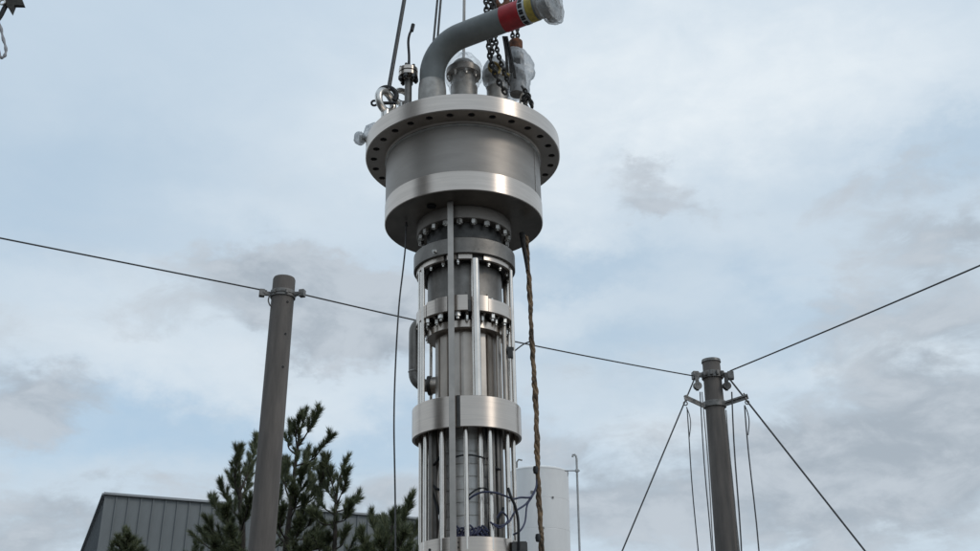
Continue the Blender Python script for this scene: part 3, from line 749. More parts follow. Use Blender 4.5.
# gussets and lower disc
rE = RR(38, 330); zE0 = LZ(327, rE); zE1 = LZ(320, rE)
mb = MB(); mb.lathe([(.02, zE0), (rE - .003, zE0), (rE, zE0 + .003), (rE, zE1), (rE - .01, zE1 + .008), (RR(31, 320), zC0 + .001)], 72); disc = mb.build('bearing_disc', M['machined'], pump, 25)
gm = None
for k in range(16):
    a = R_(-98 + 360/32) + TAU*k/16; rot = Matrix.Rotation(a, 3, 'Z')
    if gm is None:
        mb = MB(); vs = []
        for t in (-.009, .009):
            for (r, z) in ((rE - .02, zE1 + .002), (rE + .0, zE1 + .002), (rC - .025, zC0 - .002), (rE - .04, zC0 - .002)): vs.append((r, t, z))
        mb.add(vs, [(0, 1, 2, 3), (7, 6, 5, 4), (0, 4, 5, 1), (1, 5, 6, 2), (2, 6, 7, 3), (3, 7, 4, 0)])
        gm = mb.build('gusset', M['brushed'], disc, 0); gm.rotation_euler = (0, 0, a)
    else: share(gm, disc, rotation_euler=(0, 0, a))
# motor casing with flats
rM = RR(29.4, 360); rL = RR(54.8, 435); zL1 = LZ(395, rL); zL0 = LZ(426.3, rL)
zMb = zL1 - .10
mb = MB(); prof = []
mb.lathe([(rM - .008, zE0 + .002), (rM - .008, zMb)], 72); mc = mb.build('motor_casing', M['can'], pump, 30)
sm = None; ns = 14
for k in range(ns):
    a = R_(-90 + 6) + TAU*k/ns
    if sm is None:
        mb = MB(); w = TAU*rM/ns*.80
        mb.box((rM - .004, 0, (zE0 + zL1)/2 + .006), (.018, w, zE0 - zL1 - .035)); sm = mb.build('casing_plate', M['can'], mc, 0, bevel=.004); sm.rotation_euler = (0, 0, a)
    else: share(sm, mc, rotation_euler=(0, 0, a))
mb = MB(); mb.lathe([(rM - .004, zL1 + .045), (rM + .006, zL1 + .035), (rM + .006, zL1 - .02)], 72); mb.build('casing_rim', M['can'], mc, 40)
# side tubes seen on the right of the casing
mb = MB(); 
for a in (-22, -8): 
    mb.tube([(RR(34, 350)*math.cos(R_(a)), RR(34, 350)*math.sin(R_(a)), zE0), (RR(34, 350)*math.cos(R_(a)), RR(34, 350)*math.sin(R_(a)), zL1 - .05)], .014, 10)
mb.build('conduit', M['can'], pump, 50)
# bypass pipe on the left
def ang(px, y, r): 
    q = toL(P(px, y, D)); s_ = max(-1, min(1, q.x/r)); return s_
rP = RR(52, 350); aP = R_(-90 - 100); rp_ = .045
def cyl(r, a, z): return Vector((r*math.cos(a), r*math.sin(a), z))
zPt = LZ(322, 0) ; zPb = zy(383, D) - ZB
zPt = zy(330, D) - ZB + .03
path = [cyl(RR(33, 330), aP, zPt + .055), cyl(RR(42, 330), aP, zPt + .055)] + [cyl(rP - .07 + .07*math.sin(t), aP, zPt + .055 - .07 + .07*math.cos(t)) for t in [PI/2*i/6 for i in range(1, 7)]]
path += [cyl(rP, aP, zPt - .05), cyl(rP, aP, zPb + .10)] + [cyl(rP - .10 + .10*math.cos(t), aP, zPb + .10 - .10*math.sin(t)) for t in [PI/2*i/7 for i in range(1, 8)]] + [cyl(rM - .02, aP, zPb)]
mb = MB(); mb.tube(path, rp_, 18); bp_ = mb.build('bypass_pipe', M['cast'], pump, 60)
mb = MB(); rotp = Matrix.Rotation(aP, 3, 'Z') @ Matrix.Rotation(PI/2, 3, 'Y')
mb.lathe([(.02, -.012), (.070, -.012), (.070, .012), (.02, .012)], 28, cyl(RR(37, 380), aP, zPb), closed=True, rot=rotp); mb.build('pipe_collar', M['dark_steel'], bp_, 40)
mb = MB(); mb.lathe([(.02, -.05), (.058, -.05), (.062, .05), (.02, .05)], 28, cyl(RR(31.5, 380), aP, zPb), closed=True, rot=rotp); mb.build('pipe_stub', M['can'], bp_, 40)
mb = MB(); mb.lathe([(rp_, -.008), (rp_ + .005, 0), (rp_, .008)], 20, cyl(rP, aP, zPb + .11)); mb.build('weld_bead', M['weld'], bp_)
# upper tie rods
def rod(a_deg, rpx, yref, z0, z1, r, m_=None, name='tie_rod'):
    R0 = RR(rpx, yref); a = R_(a_deg); mb = MB(); mb.tube([(0, 0, z0), (0, 0, z1)], r, 16)
    o = mb.build(name, m_ or M['rod'], pump, 50); o.location = (R0*math.cos(a), R0*math.sin(a), 0); return o
for a, rr_, rpx in ((-90 + 13.5, .031, 47), (-90 - 69, .0235, 46.5), (-90 + 107, .031, 45.5), (90 + 14, .031, 45), (-90 - 57, .013, 49), (-90 + 71, .0155, 49.5), (-90 - 128, .012, 46)):
    rod(a, rpx, 350, zL1 - .05, zS0 + .004, rr_)
rod(-90 + 66, 42, 350, zL1 - .05, zE0 + .06, .018, M['can'], 'conduit')
mb = MB(); q = cyl(RR(46, 350), R_(-17), zy(356, D) - ZB); mb.box(q, (.06, .07, .035)); mb.box(q + Vector((0, -.04, -.03)), (.035, .02, .08)); mb.build('rod_clamp', M['dark_steel'], pump, 0, bevel=.004)
# lower ring
mb = MB(); mb.lathe([(rL - .018, zL0), (rL - .003, zL0), (rL, zL0 + .003), (rL, zL1 - .003), (rL - .003, zL1), (rL - .018, zL1)], 128, closed=True)
lr = mb.build('support_ring', M['machined'], pump, 25)
mb = MB(); mb.lathe([(.12, zL0 + .05), (rL - .017, zL0 + .05), (rL - .017, zL0 + .075), (.12, zL0 + .075)], 96, closed=True); mb.build('web_plate', M['under'], lr, 30)
mb = MB(); a = R_(-90 - 7.3); mb.box(cyl(rL + .0005, a, (zL0 + zL1)/2), (.004, .026, zL1 - zL0 - .001), Matrix.Rotation(a, 3, 'Z')); mb.build('ring_joint', M['dark_steel'], lr, 0)
# lower tie rods and winding stack
rQ = RR(50, 545); zQ1 = LZ(536.3, rQ); zQ0 = zQ1 - .34
for k in range(12):
    rod(-90 + 30*k - 0.5, 46.5, 470, zQ1 - .08, zL0 + .051, .0155)
for (a, rpx, r_) in ((-66, 33, .022), (-141, 45, .014), (-128, 38, .022), (-112, 36, .020), (-35, 37, .016), (-48, 38, .016), (-150, 36, .02), (-22, 36, .018)): rod(a, rpx, 470, zQ1 - .05, zL0 + .051, r_, M['rod'] if r_ > .02 else M['cast'], 'guide_rod')
rW = RR(28.5, 490); hW = .0855; zw = zL0 + .05; kk = 0; first = None
while zw - hW*kk > zQ1 - .1:
    z1_ = zw - hW*kk
    if first is None:
        mb = MB(); mb.lathe([(.12, 0), (rW - .004, 0), (rW, -.004), (rW, -hW + .008), (rW - .007, -hW + .004), (rW - .007, -hW)], 56); first = mb.build('stator_ring', M['lam'], pump, 25); first.location = (0, 0, z1_)
    else: share(first, pump, location=(0, 0, z1_))
    kk += 1
for a in (-52, -44, -36, -26, -16, -6, 205, 215, 228):
    R0 = RR(34, 490); mb = MB(); pts = [cyl(R0 + .008*math.sin(i*1.3 + a), R_(a + 1.2*math.sin(i*.8 + a)), zL0 + .05 - (zL0 + .05 - zQ1 + .05)*i/10) for i in range(11)]
    mb.tube(smoothpts(pts, 2), .0095 if a > -30 else .007, 8); mb.build('power_cable', M['black'] if a % 4 == 0 else M['can'], pump, 60)
# cable ties / loops
mb = MB()
for (yy, a0, a1, dz_) in ((458, -118, -60, .02), (497, -90, -40, .06), (462, -50, -12, -.10)):
    R0 = RR(36, yy); z_ = zy(yy, D - R0) - ZB
    pts = [cyl(R0, R_(a0 + (a1 - a0)*i/8), z_ + dz_*math.sin(PI*i/8) - (0 if dz_ > 0 else 0)) for i in range(9)]; mb.tube(pts, .006, 6)
mb.build('cable_tie', M['black'], pump, 60)
for (x_, y_, x2_, y2_) in ((432, 465, 441, 457), (430, 480, 442, 490), (432, 485, 441, 514), (500, 470, 487, 458), (503, 508, 494, 524)):
    mb = MB(); R0 = RR(39, 490); q = []
    for i in range(7):
        t = i/6; w_ = toL(P(x_ + (x2_ - x_)*t, y_ + (y2_ - y_)*t + 2.5*math.sin(PI*t), D)); xx = max(-R0*.97, min(R0*.97, w_.x)); yv = -math.sqrt(R0**2 - xx**2); ww = toL(P(x_ + (x2_ - x_)*t, y_ + (y2_ - y_)*t + 2.5*math.sin(PI*t), D + yv)); q.append((xx, yv, ww.z))
    mb.tube(q, .009, 6); mb.build('power_cable', M['black'], pump, 60)
# blue lead coils resting on the base ring
mb = MB()
for k in range(7):
    z_ = zy(527 + k*1.3, D - .35) - ZB; q = []
    for i in range(19):
        a = -112 + 52*i/18 + random.uniform(-1, 1); R0 = RR(38.5, 530) + .012*math.sin(i*1.1 + k*2)
        q.append(cyl(R0, R_(a), z_ + .028*math.sin(i*.9 + k*1.7)))
    mb.tube(smoothpts(q, 2), .0065, 6)
mb.build('lead_coil', M['blue'], pump, 60)
mb = MB()
def onr(px, py, dy): return toL(P(px, py, D + dy))
mb.tube(smoothpts([onr(468, 500, -.3), onr(475, 495, -.32), onr(484, 492, -.32), onr(496, 493, -.30), onr(505, 496, -.25), onr(513, 499, -.2), onr(521, 497.5, -.15), onr(531, 497, -.08), onr(536, 488, -.02), onr(537, 478, -.0)]), .0068, 8)
mb.tube(smoothpts([onr(493, 524, -.3), onr(500, 526, -.3), onr(509, 522, -.25), onr(515, 512, -.2), onr(526, 504, -.1), onr(533, 494, -.05), onr(537, 486, 0)]), .0066, 8)
mb.tube(smoothpts([onr(513, 535, -.2), onr(520, 531, -.2), onr(525, 522, -.15), onr(527, 506, -.1), onr(532, 497, -.05)]), .0060, 8)
mb.tube(smoothpts([onr(497, 518, -.3), onr(502, 512, -.3), onr(508, 520, -.25), onr(500, 528, -.3), onr(490, 522, -.3)]), .006, 8)
mb.build('instrument_lead', M['blue'], pump, 60)
mb = MB(); mb.tube(smoothpts([onr(508, 488, -.27), onr(511, 497, -.27), onr(515, 506, -.25), onr(518, 520, -.23), onr(518.5, 540, -.22), onr(518.5, 550, -.2)]), .0095, 8)
mb.build('power_cable', M['black'], pump, 60)
# base ring, the part below and connector box
mb = MB(); mb.lathe([(rQ - .1, zQ0), (rQ - .003, zQ0), (rQ, zQ0 + .003), (rQ, zQ1 - .003), (rQ - .003, zQ1), (rQ - .1, zQ1)], 112, closed=True)
br = mb.build('base_ring', M['machined'], pump, 25)
mb = MB(); mb.lathe([(.02, zQ1 - .02), (rQ - .09, zQ1 - .02)], 64); mb.build('web_plate', M['dark_steel'], br, 30)
mb = MB(); mb.lathe([(rQ*.72, zQ0 + .01), (rQ*.72, .22), (rQ*.85, .16), (rQ*.85, .03), (rQ*.6, 0), (rQ*.55, 0), (rQ*.55, .2)], 72); mb.build('suction_bell', M['cast'], pump, 35)
q = toL(P(519.5, 551, D - .12)); mb = MB(); mb.box(q, (.10, .14, .10)); mb.build('junction_box', M['dark_steel'], pump, 0, bevel=.006)
for (px, py) in ((429, 548), (458.5, 543), (458.5, 548)):
    q = toL(P(px, py, D - rQ*.93)); a = math.atan2(-math.sqrt(max(1e-4, rQ**2 - q.x**2)), q.x); radial_plug(br, a, rQ - .004, q.z, .011 if px < 440 else .006, .008, M['black'])
# long flat bar in front
rFb = RR(58.5, 300); xb = toL(P(452.2, 300, D - rFb)).x
xb = -.088
zbar1 = zB0 + .001
mb = MB(); mb.box((xb, -math.sqrt(rFb**2 - xb**2), (zbar1 + zQ0)/2), (.041, .014, zbar1 - zQ0)); mb.box((xb, -math.sqrt(rFb**2 - xb**2) + .012, (zbar1 + zQ0)/2 - .01), (.014, .018, zbar1 - zQ0 - .02))
mb.build('flat_bar', M['bar'], pump, 0, bevel=.002)

# ---- things on top of the head flange (still parts of the pump)
zT = zF1
def fromrim(px, py, zoff, Y=None):   # a point on the horizontal plane zT+zoff
    return toL(PZ(px, py, toW((0, 0, zT + zoff)).z))
# big bent discharge pipe
rPp = RR(12.5, 60)
rs = toL(P(432.2, 60, D - .05)); rx, ry = rs.x, rs.y
c0 = toL(P(433.4, 46.8, D - .05)); zH = c0.z
w0 = toW((rx, ry, zH)); endw = PZ(552, 3.5, w0.z + .0)
end = toL(endw); end.z = zH; hd = (end - Vector((rx, ry, zH))); hd.z = 0; hl_ = hd.length; hd.normalize()
br_ = .27
pts = [Vector((rx, ry, zT)), Vector((rx, ry, zH - br_))] + [Vector((rx, ry, zH - br_)) + hd*(br_*(1 - math.cos(t))) + Vector((0, 0, br_*math.sin(t))) for t in [PI/2*i/14 for i in range(1, 15)]]
Eb = pts[-1]; Ef = Vector((rx, ry, zH)) + hd*hl_
mb = MB(); mb.tube(pts + [Eb.lerp(Ef, .5), Ef], rPp, 40); dp_ = mb.build('discharge_pipe', M['pipe'], pump, 60)
mb = MB(); mb.lathe([(rPp + .014, zT), (rPp + .010, zy(90, D - .05) - ZB), (rPp + .004, zy(83.5, D - .05) - ZB), (rPp + .001, zy(83, D - .05) - ZB)], 40, (rx, ry, 0)); mb.build('pipe_base', M['weld'], dp_, 60)
rotH = hd.to_track_quat('Z', 'Y').to_matrix()
def tof(px):    # parameter along the horizontal run whose image x is px
    lo, hi = 0, hl_*1.3
    for _ in range(40):
        m_ = (lo + hi)/2; w = toW(Vector((rx, ry, zH)) + hd*m_); dpt = w.y*cp + (w.z - CAMZ)*sp
        if 490 + F*w.x/dpt < px: lo = m_
        else: hi = m_
    return lo
def pband(name, pa, pb, m_, e):
    mb = MB(); mb.lathe([(rPp + .0003, tof(pa)), (rPp + e, tof(pa) + .001), (rPp + e, tof(pb) - .001), (rPp + .0003, tof(pb))], 48, (rx, ry, zH), rot=rotH); return mb.build(name, m_, dp_, 40)
pband('red_band', 504.2, 522.8, M['red'], .003); wb = pband('marked_band', 522.9, 529.6, M['white'], .0025); pband('yellow_band', 529.8, 536.6, M['yellow'], .003)
t0, t1 = tof(523.7), tof(527.6); first = None
for k in range(26):
    a = TAU*k/26
    if first is None:
        mb = MB(); mb.box((rPp + .0035, 0, (t0 + t1)/2), (.003, .017, t1 - t0)); first = mb.build('tick_mark', M['black'], wb, 0); o = first
    else: o = share(first, wb)
    o.matrix_local = Matrix.Translation((rx, ry, zH)) @ (rotH @ Matrix.Rotation(a + (.05 if k % 2 else 0), 3, 'Z')).to_4x4()
tf = tof(549)
mb = MB(); mb.lathe([(rPp, tf - .09), (rPp + .012, tf - .03), (rPp + .055, tf - .02), (rPp + .055, tf + .03), (rPp + .02, tf + .03), (rPp + .02, tf + .038), (rPp*.86, tf + .038), (rPp*.84, tf - .05), (.001, tf - .052)], 48, (rx, ry, zH), rot=rotH)
ef = mb.build('end_flange', M['weld'], dp_, 30)
first = None
for k in range(8):
    a = TAU*k/8 + .2
    if first is None: 
        mb = MB(); mb.lathe([(.016, .0), (.016, .012), (.008, .012), (.008, .02), (.001, .02)], 8, (rPp + .037, 0, tf + .03)); first = mb.build('bolt', M['nut'], ef, 20); o = first
    else: o = share(first, ef)
    o.matrix_local = Matrix.Translation((rx, ry, zH)) @ (rotH @ Matrix.Rotation(a, 3, 'Z')).to_4x4()
def crumple(mb_, amp, sc=9., seed=0):
    out = []
    for p in mb_.v:
        v = Vector(p); a = mnoise.noise_vector(v*sc + Vector((seed, 0, 0))); b = mnoise.noise_vector(v*sc*2.1 + Vector((3, seed, 7)))
        k = .55 - abs(a.x)*1.6; k2 = .3 - abs(b.y)*1.2
        out.append(tuple(v + a*amp*.8 + Vector((b.x, b.y, b.z)).normalized()*amp*(k*.5 + k2*.5)))
    mb_.v = out; return mb_
def crumple_old(mb_, amp, sc=9., seed=0):
    out = []
    for p in mb_.v:
        v = Vector(p); n_ = mnoise.noise_vector(v*sc + Vector((seed, 0, 0))) + .5*mnoise.noise_vector(v*sc*2.3 + Vector((seed, 5, 0))); out.append(tuple(v + n_*amp))
    mb_.v = out; return mb_
mb = MB(); pf = []
for (r, t) in ((rPp + .008, tf - .075), (rPp + .03, tf - .055), (rPp + .055, tf - .04), (rPp + .075, tf), (rPp + .07, tf + .06), (rPp + .02, tf + .085), (rPp*.5, tf + .07), (.002, tf + .07)): pf.append((r, 0, t))
pf = [(rPp + .008, tf - .06), (rPp + .03, tf - .05), (rPp + .060, tf - .035), (rPp + .072, tf - .01), (rPp + .078, tf + .02), (rPp + .070, tf + .042), (rPp + .045, tf + .05), (rPp + .02, tf + .052), (rPp*.8, tf + .050), (rPp*.6, tf + .05), (rPp*.4, tf + .052), (rPp*.2, tf + .05), (.002, tf + .05)]
mb.lathe(pf, 64, (rx, ry, zH), rot=rotH)
crumple(mb, .020, 13); mb.build('plastic_wrap', M['film_mid'], dp_, 22)
# small flanged nozzle on the left
q = toL(P(408.2, 90, D - .02)); nx, ny = q.x, q.y; zn = lambda y: toL(P(408, y, D - .02)).z
rn = RR(9.6, 76)
mb = MB(); mb.tube([(nx, ny, zT), (nx, ny, zn(80))], RR(3.6, 80), 18); nz_ = mb.build('nozzle', M['cast'], pump, 50)
for (ya, yb) in ((69.8, 73.0), (74.2, 77.4)):
    mb = MB(); mb.lathe([(.001, zn(yb)), (rn, zn(yb)), (rn, zn(ya)), (.001, zn(ya))], 36, (nx, ny, 0)); mb.build('nozzle_flange', M['machined'], nz_, 30)
for k in range(6):
    a = TAU*k/6 + .3; mb = MB(); mb.tube([(nx + rn*.8*math.cos(a), ny + rn*.8*math.sin(a), zn(82)), (nx + rn*.8*math.cos(a), ny + rn*.8*math.sin(a), zn(67.5))], .011, 8)
    mb.lathe([(.02, zn(80.6)), (.02, zn(77.4))], 6, (nx + rn*.8*math.cos(a), ny + rn*.8*math.sin(a), 0)); mb.build('bolt', M['dark_steel'], nz_, 30)
mb = MB(); mb.lathe([(.03, zn(69.8)), (.02, zn(66)), (.008, zn(63)), (.006, zn(60))], 16, (nx, ny, 0)); mb.tube(smoothpts([toL(P(409, 68, D - .02)), toL(P(409, 55, D - .02)), toL(P(408.3, 42, D - .02)), toL(P(409.6, 34, D - .02)), toL(P(412, 29.5, D - .02)), toL(P(413, 26.5, D - .02))]), .0105, 8)
mb.tube([toL(P(411.6, 31, D - .02)), toL(P(413.2, 24.3, D - .02))], .016, 8)
mb.build('instrument_lead', M['black'], nz_, 50)
# tall pipe stub beside it hides behind the rim
# domed nozzle wrapped in plastic
def nozzle(px, rfl, rnk, yfl_top, yfl_bot, ydome, dY, m_f, nb=8, film=None):
    q = toL(P(px, 75, D + dY)); x_, y_ = q.x, q.y; z = lambda y: toL(P(px, y, D + dY)).z
    rf_, rk_ = RR(rfl, 75), RR(rnk, 80); mb = MB(); mb.lathe([(rk_ + .012, zT), (rk_ + .012, z(88)), (rk_, z(85)), (rk_, z(yfl_bot) + .002)], 36, (x_, y_, 0)); nn = mb.build('nozzle', M['weld'], pump, 40)
    mb = MB(); zz0, zz1 = z(yfl_bot), z(yfl_top); mb.lathe([(.01, zz0), (rf_, zz0), (rf_, zz1), (.01, zz1)], 40, (x_, y_, 0)); mb.build('nozzle_flange', m_f, nn, 30)
    mb = MB(); mb.lathe([(rf_*.8, zz1), (rf_*.8, zz1 + .02)] + [(rf_*.72*math.cos(a), zz1 + .02 + (z(ydome) - zz1 - .02)*math.sin(a)) for a in [PI/2*i/8 for i in range(9)]], 36, (x_, y_, 0)); mb.build('dome_cap', M['cast'], nn, 60)
    first = None
    for k in range(nb):
        a = TAU*k/nb + .2
        if first is None: first = hexnut('bolt', .017, .022, parent=nn, m_=M['nut']); o = first
        else: o = share(first, nn)
        o.location = (x_ + rf_*.82*math.cos(a), y_ + rf_*.82*math.sin(a), zz0)
    mb = MB(); mb.lathe([(max(.001, v.x), v.z) for v in smoothpts([(rk_ + .02, 0, z(90)), (rk_ + .025, 0, z(84)), (rf_ + .012, 0, zz0 - .02), (rf_ + .014, 0, zz1 + .01), (rf_*.72, 0, z(ydome) + .01), (rf_*.3, 0, z(ydome) + .03), (.03, 0, z(ydome) + .06), (.002, 0, z(ydome) + .07)], 4)], 48, (x_, y_, 0))
    crumple(mb, .016, 12, px); mb.build('plastic_wrap', film, nn, 22); return nn
nozzle(463.6, 17.6, 12.2, 71, 76.5, 60.0, .10, M['brushed'], film=M['film_thin'])
nozzle(496.5, 12.5, 9.0, 72, 78, 63, .16, M['yellow'] if False else M['cast'], 6, film=M['film'])
# lifting eyes on the rim
def eye(px, py, R0, r, rz, tilt=0, m_=M['nut'], nm='lifting_eye', Y=-.25, st=True):
    q = toL(P(px, py, D + Y)); rot = Matrix.Rotation(rz, 3, 'Z') @ Matrix.Rotation(tilt, 3, 'X'); mb = MB()
    mb.torus(q, R0, r, rot, 24, 10)
    o = mb.build(nm, m_, pump, 60)
    if st: mb = MB(); mb.tube([q - Vector((0, 0, R0)), Vector((q.x, q.y, zT))], r*1.2, 14); mb.lathe([(.0, zT), (r*2.2, zT), (r*2.2, zT + .03), (r*1.3, zT + .04)], 18, (q.x, q.y, 0)); mb.build('eye_stem', m_, o, 40)
    return o
eye(385.8, 101.5, .085, .030, R_(55), 0, M['nut'], 'lifting_eye', -.12)
eye(401.5, 97.0, .060, .024, R_(25), 0, M['nut'], 'lifting_eye', .05)
eye(524, 100, .060, .018, R_(110), 0, M['nut'], 'lifting_eye', .05)
# plastic bundle tied to the flange edge on the left
q = toL(P(360, 138.5, D - .02)); mb = MB()
mb.lathe([(.045*math.cos(a), .055*math.sin(a)) for a in [-PI/2 + PI*i/14 for i in range(15)]], 24, q)
mb.lathe([(.03, -.03), (.045, 0), (.06, .06), (.05, .12)], 20, q + Vector((.055, 0, .01)), rot=Matrix.Rotation(.7, 3, 'Y')); crumple(mb, .020, 16, 3)
mb.build('plastic_wrap', M['film'], pump, 60)
q = toL(P(363.5, 139, D - .02)); mb = MB(); mb.tube([q + Vector((.07, 0, 0)), q + Vector((-.02, 0, 0))], .022, 12); mb.tube([q + Vector((-.0, 0, 0)), q + Vector((-.03, 0, 0))], .034, 12); mb.build('valve_stub', M['galv'], pump, 40)

# ------------------------------------------------------------------ rigging
YR = D
# shackle and sling on the left
sh = empty('shackle', P(387.5, 96, D - .1), 'black bow shackle through the lifting eye on the left rim', 'shackle')
o0 = Vector(sh.location); mb = MB()
sc_ = P(387.5, 95, D - .1) - o0; rot = Matrix.Rotation(R_(12), 3, 'Z')
mb.torus(sc_ + Vector((0, 0, .0)), .070, .020, rot, 22, 9, a0=R_(-40), a1=R_(220)); mb.build('bow', M['black'], sh, 60)
mb = MB(); a = P(372, 103, D - .12) - o0; bq = P(396, 103, D - .1) - o0; mb.tube([a + Vector((.05, 0, 0)), bq], .013, 10); mb.torus(a + Vector((.018, 0, 0)), .022, .009, None, 14, 7); mb.build('pin', M['black'], sh, 60)
ap = P(462, -330, D + .05)
wire('wire_sling', [P(388.5, 90, D - .1), ap], .0165, M['wirerope'], 'thick dark wire sling rising from the left shackle', 'sling', 'slings hanging from the crane', seg=10)
for (xa, xb_, lab) in ((431.8, 437.4, 'left one of two thin parallel wires rising behind the bent pipe'), (435.8, 440.8, 'right one of two thin parallel wires rising behind the bent pipe')):
    pa, pb = P(xa, 60, D + .45), P(xb_, 0, D + .45); mb = MB(); mb.tube([pa + (pa - pb)*.35, pa + (pb - pa)*4.2], .010, 8)
    tag(mb.build('wire_sling', M['wirerope']), lab, 'sling', 'slings hanging from the crane')
pa, pb = P(463.6, 56, D + .25), P(464.2, 0, D + .25)
wire('wire_sling', [pa + (pa - pb)*.2, pa + (pb - pa)*5], .013, M['bar'], 'single grey wire rising above the domed nozzle', 'sling', 'slings hanging from the crane')
# chains
def chain(pxs, dY, link, wr, label, m_=M['chain']):
    mb = MB(); chain_pts(mb, [P(x, y, D + dY) for (x, y) in pxs], link, wr); tag(mb.build('load_chain', m_, None, 60), label, 'chain', 'load chains of the hoist')
chain([(482.5, -80), (486, 0), (488.5, 40), (491, 62), (498, 80), (505, 92)], -.06, .062, .0095, 'leftmost black load chain looping down to the flange top')
chain([(487, -80), (490.5, 0), (492, 40), (491.5, 60)], .10, .058, .0090, 'short black load chain crossing behind the grey pipe left of the red band')
chain([(492, -60), (494, 0), (496, 42), (500, 60), (506, 76), (509, 84)], -.03, .050, .0085, 'middle black load chain bending towards the hook block')
chain([(508.5, -120), (510, 0), (512.3, 30), (512.5, 42)], .20, .050, .0080, 'black load chain rising on the left of the rusty block')
chain([(514, -120), (515.5, 0), (517.3, 30), (517.8, 43)], .20, .050, .0080, 'black load chain rising on the right of the rusty block')
chain([(523, 88), (526, 93), (523, 100), (529, 98), (532, 106), (528, 95), (524, 104), (530, 110)], -.02, .045, .0085, 'tangled black chain end on the right rim of the flange')
# rusty hook at the top
hook = empty('hoist_hook', P(498, 2, D + .12), 'rusty orange hook gathering the chains at the top edge', 'hook'); o0 = Vector(hook.location)
mb = MB(); hp_ = [(494, -14), (494.5, -2), (497, 5), (502, 7.5), (506.5, 3), (506, -3)]
mb.tube(smoothpts([P(x, y, D + .12) - o0 for x, y in hp_], 5), [.022 + .012*math.sin(PI*i/25) for i in range(26)], 12); mb.build('hook_body', M['rust'], hook, 60)
mb = MB(); mb.lathe([(.001, .05), (.035, .04), (.045, 0), (.035, -.05), (.001, -.06)], 16, P(499, -8, D + .12) - o0); mb.build('swivel', M['rust'], hook, 60)
# chain hoist with rusty block, body in film
qb = P(516, 45, D + .2)
hoist = empty('chain_hoist', P(516, 95, D + .2), 'plastic wrapped chain hoist with rusty orange block standing on the right of the flange', 'hoist'); o0 = Vector(hoist.location)
mb = MB(); q1, q2 = P(515.8, 40.5, D + .2) - o0, P(516.2, 50.5, D + .2) - o0; rk_ = RR(7.0, 45)
mb.lathe([(.001, 0), (rk_*.75, 0), (rk_, -.015), (rk_, q2.z - q1.z + .0), (rk_*.9, q2.z - q1.z - .01), (.001, q2.z - q1.z - .01)], 20, q1); mb.build('block', M['rust'], hoist, 35)
q3, q4 = P(516.2, 51, D + .2) - o0, P(518.5, 94, D + .2) - o0; dr = (q4 - q3)
mb = MB(); rr_ = RR(7.6, 70); mb.tube([q3, q3 + dr*.1, q3 + dr*.55, q3 + dr*.6, q4], [rr_*.8, rr_, rr_, rr_*1.15, rr_*1.15], 24); bd = mb.build('body', M['galv'], hoist, 40)
mb = MB(); c = q3 + dr*.35; mb.box(c + Vector((.0, -rr_, 0)), (.05, .02, .07)); mb.box(q3 + dr*.7 + Vector((.02, -rr_*1.15, 0)), (.04, .02, .06)); mb.build('label_plate', M['dark_steel'], bd, 0)
mb = MB(); n_ = 40
prof = [(v.x, v.y) for v in smoothpts([(0, rr_*1.1, 0), (.15, rr_*1.3, 0), (.35, rr_*1.3, 0), (.55, rr_*1.5, 0), (.8, rr_*1.5, 0), (1.05, rr_*1.4, 0)], 4)]
vs = []
for (t, r) in prof:
    c = q3 + dr*t
    for i in range(n_):
        a = TAU*i/n_; k = 1 + .8*max(0, math.cos(a - .2))**6*math.exp(-((t - .35)/.28)**2); vs.append(c + Vector((r*k*math.cos(a), r*k*math.sin(a), 0)))
mb.add(vs, [(j*n_ + i, j*n_ + (i + 1) % n_, (j + 1)*n_ + (i + 1) % n_, (j + 1)*n_ + i) for j in range(len(prof) - 1) for i in range(n_)])
crumple(mb, .026, 11, 8); mb.build('plastic_wrap', M['film'], hoist, 22)
# black webbing V-strap
mb = MB()
for pts in ([(503.5, 36), (506, 52), (507, 66), (507.5, 76)], [(506.5, 36), (510, 52), (513, 66), (515, 78)], [(505, 36), (508, 50), (510, 60), (511, 72)]):
    w = smoothpts([P(x, y, D + .06) for x, y in pts], 5); wd = .011
    vs = []
    for p in w: vs += [p + Vector((-wd, 0, 0)), p + Vector((wd, 0, 0)), p + Vector((wd, .008, 0)), p + Vector((-wd, .008, 0))]
    n4 = len(w); fs = [(4*i + a, 4*i + (a + 1) % 4, 4*i + 4 + (a + 1) % 4, 4*i + 4 + a) for i in range(n4 - 1) for a in range(4)] + [(0, 1, 2, 3), (4*n4 - 4, 4*n4 - 3, 4*n4 - 2, 4*n4 - 1)]
    mb.add(vs, fs)
tag(mb.build('webbing_strap', M['ropedark'], None, 0), 'black folded webbing strap hanging beneath the pipe beside the chains', 'strap')
mb = MB(); mb.torus(P(494.5, 68, D + .02), .05, .012, Matrix.Rotation(.5, 3, 'Z'), 18, 8); mb.tube([P(503, 73, D + .0), P(509, 76, D + .0)], .02, 8)
tag(mb.build('tie_ring', mat('brass_ring', (.28, .20, .07), .4, .7, .2, 12)), 'dull yellow ring tied among the hoist chains', 'ring')

